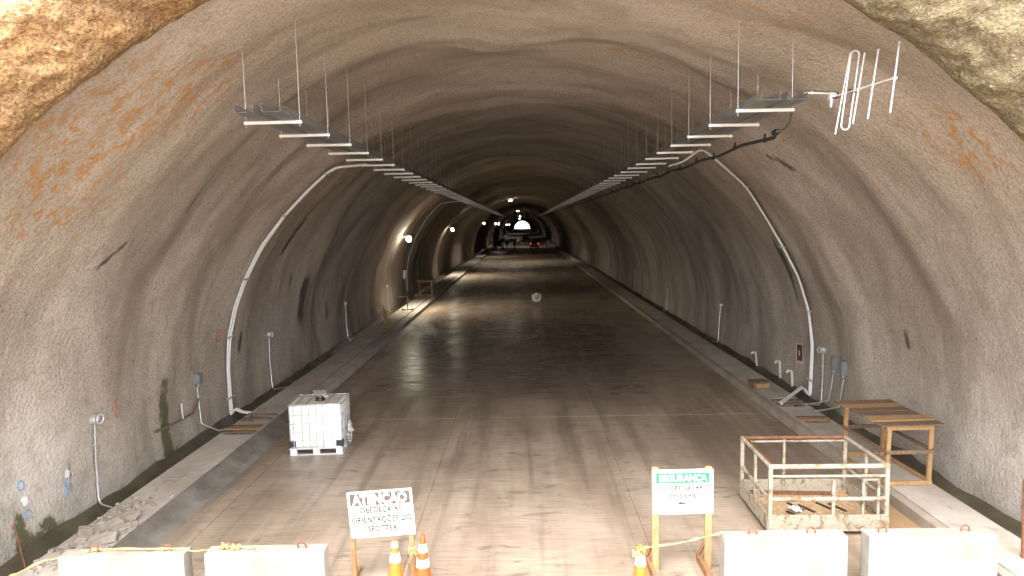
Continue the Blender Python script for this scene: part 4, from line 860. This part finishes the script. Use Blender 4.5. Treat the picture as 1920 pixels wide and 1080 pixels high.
# ------------------------------------------------------------------ steel man-basket
def basket():
    root = empty('work_basket', (4.84, 11.42, 0.0), rad(-1.0), 'old cream steel work basket with railings, paint chipped', 'basket'); W, Dp, H = 1.90, 1.55, 1.14
    hx, hy = W / 2, Dp / 2
    MB().box((0, 0, 0.10), (W - .04, Dp - .04, 0.03)).build('deck', M['deck'], root)
    for x in (-0.7, 0, 0.7): MB().box((x, 0, 0.045), (0.10, Dp - .1, 0.08)).build('skid', M['cagepaint'], root)
    th, tz = 0.27, 0.215
    MB().box((0, -hy, tz), (W, 0.025, th), ch=.004).build('toe_board', M['cagepaint'], root); MB().box((0, hy, tz), (W, 0.025, th), ch=.004).build('toe_board', M['cagepaint'], root)
    MB().box((-hx, 0, tz), (0.025, Dp - .03, th), ch=.004).build('toe_board', M['cagepaint'], root); MB().box((hx, 0, tz), (0.025, Dp - .03, th), ch=.004).build('toe_board', M['cagepaint'], root)
    P = [(-hx + .03, -hy + .03), (hx - .03, -hy + .03), (-hx + .03, hy - .03), (hx - .03, hy - .03)]
    for x, y in P: MB().box((x, y, (H + .1) / 2), (0.062, 0.062, H - .1), ch=.008).build('corner_post', M['cagepaint'], root)
    for x, y, z in ((0.08, -hy + .03, 0.92), (0.08 - .25, hy - .03, H - .03), (-hx + .03, 0.0, H - .03), (hx - .03, -0.05, H - .03)): MB().box((x, y, (z + .1) / 2), (0.045, 0.045, z - .1), ch=.006).build('post', M['cagepaint'], root)
    for x in (0.58, 0.82): MB().box((x, -hy + .09, 0.52), (0.04, 0.04, 0.80), ch=.006).build('gate_post', M['cagepaint'], root)
    MB().box((0.70, -hy + .09, 0.90), (0.27, 0.035, 0.035)).build('gate_rail', M['cagepaint'], root)
    for z, r in ((H, 0.040), (0.98, 0.022), (0.60, 0.034)): MB().tube([(-hx, -hy + .03, z), (hx, -hy + .03, z)], r, 10).build('rail', M['cagepaint'], root, True)
    for z, r in ((H, 0.032), (0.60, 0.026)):
        MB().tube([(-hx + .03, -hy + .06, z), (-hx + .03, hy, z)], r, 10).build('rail', M['cagepaint'], root, True)
        MB().tube([(hx - .03, -hy + .06, z), (hx - .03, hy, z)], r, 10).build('rail', M['cagepaint'], root, True)
    MB().tube([(-hx + .10, -hy + .05, H - .01), (-hx + .10, hy, H - .01)], 0.02, 8).build('rail', M['rust'], root, True)
    MB().tube([(-hx, hy - .03, H), (hx, hy - .03, H)], 0.03, 10).build('rail', M['rust'], root, True); MB().tube([(-hx, hy - .06, H - .06), (hx, hy - .06, H - .06)], 0.018, 8).build('rail', M['cagepaint'], root, True)
    MB().tube([(-hx + .05, hy - .1, 0.62), (-hx + .05, -hy + .2, 0.38)], 0.022, 8).build('brace', M['cagepaint'], root, True)
    MB().bar((-hx + .1, hy - .12, 0.165), (hx - .3, hy - .18, 0.15), 0.05, 0.04).build('loose_bar', M['rust'], root)
    rs = random.Random(5)
    for k, (x, y) in enumerate(((-0.42, -0.1), (-0.12, 0.16), (-0.28, 0.25), (0.22, 0.25), (0.42, 0.2), (-.55, -.3))): MB().bar((x, y, 0.125), (x + 0.16, y - 0.32, 0.125), 0.05, 0.012).build('deck_slot', M['black'], root)
    bt = MB(); n = 8; V = []
    for i in range(n):
        for j in range(n): V.append((0.16 * (i / (n - 1) - .5), 0.20 * (j / (n - 1) - .5), 0.03 + 0.05 * rs.random()))
    bt.add(V, [(i * n + j, i * n + j + 1, (i + 1) * n + j + 1, (i + 1) * n + j) for i in range(n - 1) for j in range(n - 1)])
    b = bt.build('crumpled_paper', M['white'], None); b.location = (4.84 - 0.28, 11.42 - 0.12, 0.12); tag(b, 'crumpled white paper lying in the steel basket', 'litter')
basket()

# ------------------------------------------------------------------ wooden table by the right wall
def wooden_table(loc, W, Dp, H, label, mat_top, mat_leg, lean=0.0, rz=0.0, planks=6, shelf=True):
    root = empty('wooden_table', loc, rz, label, 'table', 'site-made wooden tables'); rs = random.Random(int(W * 100))
    pw = (Dp + 0.18) / planks
    for k in range(planks):
        MB().box((rs.uniform(-.03, .03), -Dp / 2 - .09 + pw * (k + .5), H - 0.012 + rs.uniform(-.008, .016)), (W + 0.26 + rs.uniform(-.06, .06), pw - 0.03, 0.026), (rs.uniform(-.03, .03), rs.uniform(-.006, .006), rs.uniform(-.008, .008)), ch=.003).build('top_plank', M[mat_top if k % 3 != 1 else 'wood'], root)
    for sx in (-1, 1):
        for sy in (-1, 1): MB().bar((sx * (W / 2 - .04), sy * (Dp / 2 - .04), 0.0), (sx * (W / 2 - .04) + lean, sy * (Dp / 2 - .04), H - 0.03), 0.075, 0.05, (0, 1, 0)).build('leg', M[mat_leg], root)
    for sy in (-1, 1): MB().bar((-W / 2, sy * (Dp / 2 - .005), H - .075), (W / 2, sy * (Dp / 2 - .005), H - .075), 0.026, 0.08).build('apron', M[mat_leg], root)
    if shelf:
        for sy in (-1, 1):
            MB().bar((-W / 2, sy * (Dp / 2 - .003), H * .54), (W / 2 + .03, sy * (Dp / 2 - .003), H * .54), 0.026, 0.07).build('rail', M['wood_dark'], root)
            MB().bar((-W / 2, sy * (Dp / 2 - .003), 0.04), (W / 2, sy * (Dp / 2 - .003), 0.04), 0.026, 0.075).build('rail', M[mat_leg], root)
        for sx in (-1, 1):
            MB().bar((sx * (W / 2 - .003), -Dp / 2, H * .54 + .02), (sx * (W / 2 - .003), Dp / 2, H * .54 + .02), 0.026, 0.06).build('rail', M['wood_dark'], root); MB().bar((sx * (W / 2 - .003), -Dp / 2, 0.04), (sx * (W / 2 - .003), Dp / 2, 0.04), 0.026, 0.07).build('rail', M[mat_leg], root)
    return root
wooden_table((6.93, 12.98, 0.205), 0.86, 1.60, 1.15, 'wooden table with dark plank top on the right walkway behind the basket', 'wood_dark', 'wood', 0.03, rad(2.0))
wooden_table((-6.85, 47.6, 0.205), 0.95, 0.9, 1.10, 'tall wooden table far down the left walkway', 'wood', 'wood', 0.0, 0.1, 4, True)
def easel(loc, h, label, rz):
    root = empty('wooden_easel', loc, rz, label, 'easel', 'small wooden easels on the left walkway')
    MB().bar((0, 0, 0), (0, 0, h), 0.05, 0.04, (0, 1, 0)).build('post', M['wood'], root)
    for sx in (-1, 1): MB().bar((sx * 0.33, -0.02, 0.03), (sx * .02, -0.02, h * .88), 0.05, 0.03).build('brace', M['wood'], root)
    MB().bar((0, 0.36, 0.03), (0, 0.03, h * .85), 0.05, 0.03).build('brace', M['wood'], root)
    MB().bar((-0.36, -0.03, 0.025), (0.36, -0.03, 0.025), 0.05, 0.05).build('foot', M['wood'], root); MB().bar((0, -0.1, 0.0245), (0, 0.40, 0.0245), 0.05, 0.045).build('foot', M['wood_stake'], root)
    MB().bar((-0.05, 0.03, h - .02), (-0.75, 0.25, h - 0.05), 0.03, 0.035).build('arm', M['wood'], root)
easel((-6.83, 39.8, 0.205), 0.80, 'wooden easel on the left walkway nearer the tall table', 0.15)
easel((-6.88, 33.2, 0.205), 1.05, 'wooden easel nearest the mouth on the left walkway', -0.1)
# timber block and odd pieces on the right walkway
bk = empty('timber_block', (6.82, 19.7, 0.2), rad(8), 'stout wooden block lying on the right walkway', 'block')
MB().box((0, 0, 0.09), (0.46, 0.42, 0.17), ch=0.02).build('core', M['wood_dark'], bk); MB().box((0.02, -0.215, 0.09), (0.38, 0.02, 0.12), ch=.004).build('face_board', M['wood'], bk); MB().box((0, 0, 0.19), (0.50, 0.46, 0.03), ch=.004).build('top_board', M['wood_dark'], bk)
o = MB().box((0, 0, 0), (0.09, 0.22, 0.05), ch=.006).build('brick', M['orange']); o.location = (-7.58, 14.0, 0.02); o.rotation_euler = (0, 0, 0.8); tag(o, 'orange brick lying in the ditch by the left walkway', 'brick')
# stakes at the frame edges
o = MB().tube([(0, 0, -0.3), (-0.16, 0.02, 0.55)], 0.014, 6).build('steel_stake', M['rust'], None, True); o.location = (-7.8, 10.05, 0.1); tag(o, 'thin leaning steel stake at the foot of the near left wall', 'stake')
o = MB().tube([(0, 0, 0.0), (0.0, 0.02, 0.6), (-0.01, 0.02, 1.15)], 0.032, 8).build('rusty_post', M['rust'], None, True); o.location = (7.06, 9.45, 0.2); tag(o, 'rusty post standing at the near end of the right walkway', 'post')
MBp = MB().tube([(-0.06, -0.02, 0.9), (0.05, 0.03, 0.9)], 0.01, 6).build('bolt', M['rust'], o, True)

# rubble on the left walkway
def rubble(n, cx, cy, wx, wy, seed, zmin, smin, smax):
    rs = random.Random(seed); m = MB()
    for k in range(n):
        x, y = cx + rs.gauss(0, wx), cy + rs.gauss(0, wy); 
        if not -7.42 < x < -6.56: continue
        sz = rs.uniform(smin, smax); b = [(rs.uniform(.6, 1) * sz * sx, rs.uniform(.5, 1) * sz * sy, rs.uniform(.25, .6) * sz * s2) for s2 in (-1, 1) for sx, sy in ((-1, -1), (1, -1), (1, 1), (-1, 1))]
        R3 = Euler((rs.uniform(-.35, .35), rs.uniform(-.35, .35), rs.uniform(0, 6.3))).to_matrix()
        m.add([R3 @ Vector(p) + Vector((x, y, zmin + sz * .3)) for p in b], [(0, 3, 2, 1), (4, 5, 6, 7), (0, 1, 5, 4), (1, 2, 6, 5), (2, 3, 7, 6), (3, 0, 4, 7)])
    return m
o = rubble(330, -7.0, 10.7, 0.26, 0.62, 3, 0.20, 0.015, 0.06).build('rubble', M['rubble']); tag(o, 'small broken concrete rubble strewn on the near left walkway', 'rubble', kind='stuff')
for k, (x, y, w, l, rz, lab) in enumerate(((-6.78, 10.35, .24, .16, .5, 'largest flat broken concrete piece in the rubble, left walkway'), (-6.95, 10.85, .20, .12, 1.2, 'flat concrete shard in the middle of the rubble'), (-6.83, 11.2, .17, .13, .2, 'flat concrete shard at the far end of the rubble'), (-7.15, 10.5, .18, .12, 2.2, 'flat concrete shard on the wall side of the rubble'))):
    o = MB().add([(-w, -l * .8, -.02), (w * .8, -l, -.02), (w, l * .7, -.02), (-w * .7, l, -.02), (-w * .97, -l * .78, .025), (w * .78, -l * .96, .02), (w * .96, l * .68, .03), (-w * .68, l * .97, .022)], [(0, 3, 2, 1), (4, 5, 6, 7), (0, 1, 5, 4), (1, 2, 6, 5), (2, 3, 7, 6), (3, 0, 4, 7)]).build('concrete_shard', M['rubble'])
    o.location = (x, y, 0.25); o.rotation_euler = (0.14, -0.1, rz); tag(o, lab, 'rubble piece', 'flat shards in the rubble')

# ------------------------------------------------------------------ vehicles deep inside
def wheel(parent, x, y, r=0.34, w=0.22):
    Mw = Euler((0, rad(90), 0)).to_matrix(); t_ = MB().lathe([(0.2, -w / 2), (r - .03, -w / 2), (r, -w / 2 + .04), (r, w / 2 - .04), (r - .03, w / 2), (0.2, w / 2)], (x, y, r), 20, Mw).build('wheel', M['black'], parent, True)
    MB().lathe([(0, -w / 2 + .03), (0.2, -w / 2 + .01), (0.21, 0), (0.2, w / 2 - .01), (0, w / 2 - .03)], (x, y, r), 14, Mw).build('rim', M['galv'], t_, True)
def loft(rings):
    """rings: list of (y, list of (x,z)) same count"""
    m = MB(); n = len(rings[0][1]); V = [(x, y, z) for y, R in rings for x, z in R]; F = [(i * n + k, i * n + (k + 1) % n, (i + 1) * n + (k + 1) % n, (i + 1) * n + k) for i in range(len(rings) - 1) for k in range(n)]
    F += [tuple(range(n))[::-1], tuple((len(rings) - 1) * n + k for k in range(n))]; return m.add(V, F)
def sect(w, z0, z1, wt):
    return [(-w * .92, z0), (-w, z0 + .12), (-w, z0 + (z1 - z0) * .55), (-wt, z1 - .05), (-wt * .9, z1), (wt * .9, z1), (wt, z1 - .05), (w, z0 + (z1 - z0) * .55), (w, z0 + .12), (w * .92, z0)]
def suv(x, y, label, lit, mat, rz=0.0):
    root = empty('parked_car', (x, y, 0), rz, label, 'car')
    loft([(-2.05, sect(.80, .45, .95, .74)), (-1.98, sect(.88, .32, 1.05, .84)), (-1.0, sect(.92, .28, 1.06, .88)), (1.0, sect(.92, .28, 1.05, .88)), (1.9, sect(.88, .32, .92, .80)), (2.15, sect(.78, .42, .78, .70))]).build('body', M[mat], root, True, bevel=.03)
    loft([(-1.98, sect(.82, .98, 1.10, .80)), (-1.72, sect(.82, .98, 1.60, .66)), (-0.6, sect(.84, .98, 1.68, .68)), (0.3, sect(.84, .98, 1.62, .66)), (1.0, sect(.82, .98, 1.08, .78))]).build('cabin', M[mat], root, True, bevel=.02)
    MB().box((0, -1.865, 1.33), (1.28, 0.03, 0.42), (rad(-29), 0, 0)).build('rear_window', M['glass'], root); MB().box((0, 0.70, 1.37), (1.3, 0.03, 0.62), (rad(53), 0, 0)).build('windscreen', M['glass'], root)
    for s in (-1, 1):
        MB().box((s * 0.795, -0.4, 1.32), (0.03, 1.7, 0.34), (0, rad(s * -20), 0)).build('side_window', M['glass'], root)
        MB().box((s * 0.745, -1.995, 0.98), (0.20, 0.08, 0.34), ch=.02).build('tail_light', M['tail' if lit else 'print_red'], root); MB().box((s * 0.6, 2.06, .68), (0.3, 0.08, 0.14), ch=.02).build('headlight', M['plate'], root)
        wheel(root, s * 0.80, -1.25); wheel(root, s * .80, 1.3)
        MB().box((s * 1.0, 0.75, 1.08), (0.18, 0.10, 0.13), ch=.02).build('mirror', M[mat], root)
    MB().box((0, -2.065, 0.72), (0.50, 0.02, 0.13)).build('number_plate', M['plate'], root); MB().box((0, -2.07, 0.46), (1.66, 0.12, 0.20), ch=.03).build('bumper', M['black'], root)
    return root
suv(2.46, 143.0, 'dark car with lit red tail lights, seen from behind on the right', True, 'dark_car')
suv(0.9, 196.0, 'distant dark car in front of the far tunnel mouth', False, 'grey_car', rad(180))
def pickup(x, y, label, rz):
    root = empty('pickup_truck', (x, y, 0), rz, label, 'pickup'); mat = 'dark_car'
    loft([(-2.5, sect(.84, .50, 1.02, .86)), (-1.2, sect(.90, .40, 1.04, .88)), (0.6, sect(.90, .38, 1.04, .88)), (2.2, sect(.88, .38, 1.00, .82)), (2.5, sect(.80, .45, .88, .74))]).build('body', M[mat], root, True, bevel=.03)
    loft([(-0.75, sect(.82, 1.0, 1.15, .80)), (-0.55, sect(.82, 1.0, 1.72, .66)), (0.5, sect(.83, 1.0, 1.74, .68)), (1.35, sect(.80, 1.0, 1.08, .76))]).build('cabin', M[mat], root, True, bevel=.02)
    MB().box((0, -1.65, 1.055), (1.50, 1.55, 0.05)).build('cargo_bed', M['black'], root)
    MB().box((0, -0.69, 1.42), (1.2, 0.03, 0.36), (rad(-19), 0, 0)).build('rear_window', M['glass'], root); MB().box((0, 0.98, 1.42), (1.3, 0.03, 0.72), (rad(53), 0, 0)).build('windscreen', M['glass'], root)
    for s in (-1, 1):
        MB().box((s * .775, 0.1, 1.4), (0.03, 1.1, 0.32), (0, rad(s * -16), 0)).build('side_window', M['glass'], root); MB().box((s * .80, -2.49, .90), (.14, .08, .26), ch=.02).build('tail_light', M['print_red'], root)
        wheel(root, s * .80, -1.55, .38); wheel(root, s * .80, 1.6, .38); MB().bar((s * .8, -2.4, 1.06), (s * .8, -0.8, 1.06), .05, .06).build('bed_rail', M['galv'], root)
    MB().box((0, -2.53, .52), (1.6, .1, .16), ch=.02).build('bumper', M['galv'], root); MB().box((0, -2.545, .80), (.48, .02, .13)).build('number_plate', M['plate'], root)
    MB().bar((-.75, -0.82, 1.62), (.75, -0.82, 1.62), .05).bar((-.75, -0.82, 1.05), (-.75, -0.82, 1.62), .05).bar((.75, -.82, 1.05), (.75, -.82, 1.62), .05).build('roll_bar', M['galv'], root)
pickup(-5.1, 145.0, 'dark pickup truck parked by the left walkway deep inside', rad(-6))

# wheeled steel frame on the right
wf = empty('wheeled_frame', (6.0, 150.0, 0), 0, 'wheeled steel frame standing on the right deep inside the tunnel', 'trailer')
for z in (0.55, 1.0, 1.5): MB().bar((-1.0, 0, z), (1.0, 0, z), 0.05).build('rail', M['galv'], wf)
for x in (-1.0, -0.3, 0.35, 1.0): MB().bar((x, 0, 0.3 if abs(x) < .9 else 0.0), (x, 0, 1.52), 0.055).build('upright', M['galv'], wf)
MB().bar((-1.0, 0.8, 0.55), (1.0, 0.8, 0.55), .06).bar((-1, 0, .55), (-1, .8, .55), .06).bar((1, 0, .55), (1, .8, .55), .06).build('chassis', M['galv'], wf)
wheel(wf, -0.7, 0.0, 0.36); wheel(wf, -0.7, 0.8, 0.36)

# ------------------------------------------------------------------ people deep inside
def person(x, y, rz, label, vest, stride, arms):
    root = empty('person', (x, y, 0), rz, label, 'person', 'workers deep inside the tunnel')
    J = {}; E_ = []; Rr = {}
    def j(n, p, r, par=None): J[n] = p; Rr[n] = r; (E_.append((par, n)) if par else None)
    j('pelvis', (0, 0, .95), .15); j('waist', (0, 0, 1.10), .135, 'pelvis'); j('chest', (0, .01, 1.32), .16, 'waist'); j('neck', (0, .01, 1.49), .06, 'chest'); j('jaw', (0, -.01, 1.56), .075, 'neck'); j('head', (0, 0, 1.65), .10, 'jaw'); j('crown', (0, 0, 1.72), .075, 'head')
    for s, nm in ((-1, 'l'), (1, 'r')):
        k = stride * s; a = arms[0] if s < 0 else arms[1]
        j('hip' + nm, (s * .10, 0, .90), .10, 'pelvis'); j('knee' + nm, (s * .115, -k * .5 - .02, .50), .065, 'hip' + nm); j('ankle' + nm, (s * .12, -k * .9 + .02, .09), .045, 'knee' + nm); j('toe' + nm, (s * .13, -k * .9 - .17, .035), .04, 'ankle' + nm)
        j('sh' + nm, (s * .20, .01, 1.43), .065, 'chest'); j('el' + nm, (s * .27, .03 - a * .10, 1.14), .045, 'sh' + nm); j('wr' + nm, (s * .26, -.05 - a * .30, .92 + a * .16), .032, 'el' + nm)
        pw = Vector(J['wr' + nm]); dr = (pw - Vector(J['el' + nm])).normalized(); j('palm' + nm, tuple(pw + dr * .07), .034, 'wr' + nm)
        for q in range(4): j('f%d%s' % (q, nm), tuple(pw + dr * (.155 - .012 * abs(q - 1.3)) + Vector((0, .030 * (q - 1.5), 0))), .010, 'palm' + nm)
        j('th' + nm, tuple(pw + dr * .08 + Vector((-s * .02, -.055, 0))), .011, 'palm' + nm)
    names = list(J); me_ = bpy.data.meshes.new('body'); me_.from_pydata([J[n] for n in names], [(names.index(a), names.index(b)) for a, b in E_], [])
    o = link('body', me_, M['cloth'], root); md = o.modifiers.new('skin', 'SKIN'); md.use_smooth_shade = True
    for i, n in enumerate(names): v = me_.skin_vertices[0].data[i]; v.radius = (Rr[n], Rr[n]); v.use_root = (n == 'pelvis')
    sb_ = o.modifiers.new('sub', 'SUBSURF'); sb_.levels = 1; sb_.render_levels = 1
    MB().lathe([(.205, .98), (.20, 1.12), (.215, 1.30), (.20, 1.42), (.12, 1.50), (.07, 1.51)], (0, .005, 0), 18, Matrix(((1.12, 0, 0), (0, .92, 0), (0, 0, 1)))).build('vest', M[vest], root, True)
    MB().lathe([(.208, 1.14), (.222, 1.15), (.222, 1.19), (.213, 1.20)], (0, .005, 0), 18, Matrix(((1.12, 0, 0), (0, .92, 0), (0, 0, 1)))).build('reflective_strip', M['white'], root, True)
    MB().lathe([(.155, 1.69), (.125, 1.70), (.12, 1.75), (.09, 1.81), (.0, 1.835)], (0, -.01, 0), 18).build('helmet', M['helmet'], root, True)
    MB().lathe([(.0, 1.53), (.06, 1.54), (.098, 1.60), (.105, 1.66), (.10, 1.70)], (0, -.02, 0), 16).build('face', M['skin'], root, True)
    MB().lathe([(0, .02), (.016, .0), (0, -.03)], (0, -.128, 1.625), 8).build('nose', M['skin'], root, True)
    for s in (-1, 1):
        MB().lathe([(0, .008), (.011, 0), (0, -.008)], (s * .036, -.115, 1.655), 8).build('eye', M['black'], root); MB().lathe([(0, .03), (.015, 0), (0, -.03)], (s * .108, -.01, 1.64), 8).build('ear', M['skin'], root)
    MB().box((0, -.112, 1.578), (.045, .012, .008)).build('mouth', M['plaque'], root)
person(-3.25, 140.0, rad(20), 'worker in dark clothes standing next to the pickup truck', 'cloth', 0.10, (0.3, 0.2))
person(-1.60, 138.6, rad(-15), 'worker in dark clothes walking in the middle of the road', 'vest_orange', 0.34, (0.1, 0.5))
person(-1.10, 158.0, rad(180), 'worker in a lime safety vest farther back on the road', 'vest', 0.12, (0.2, 0.2))
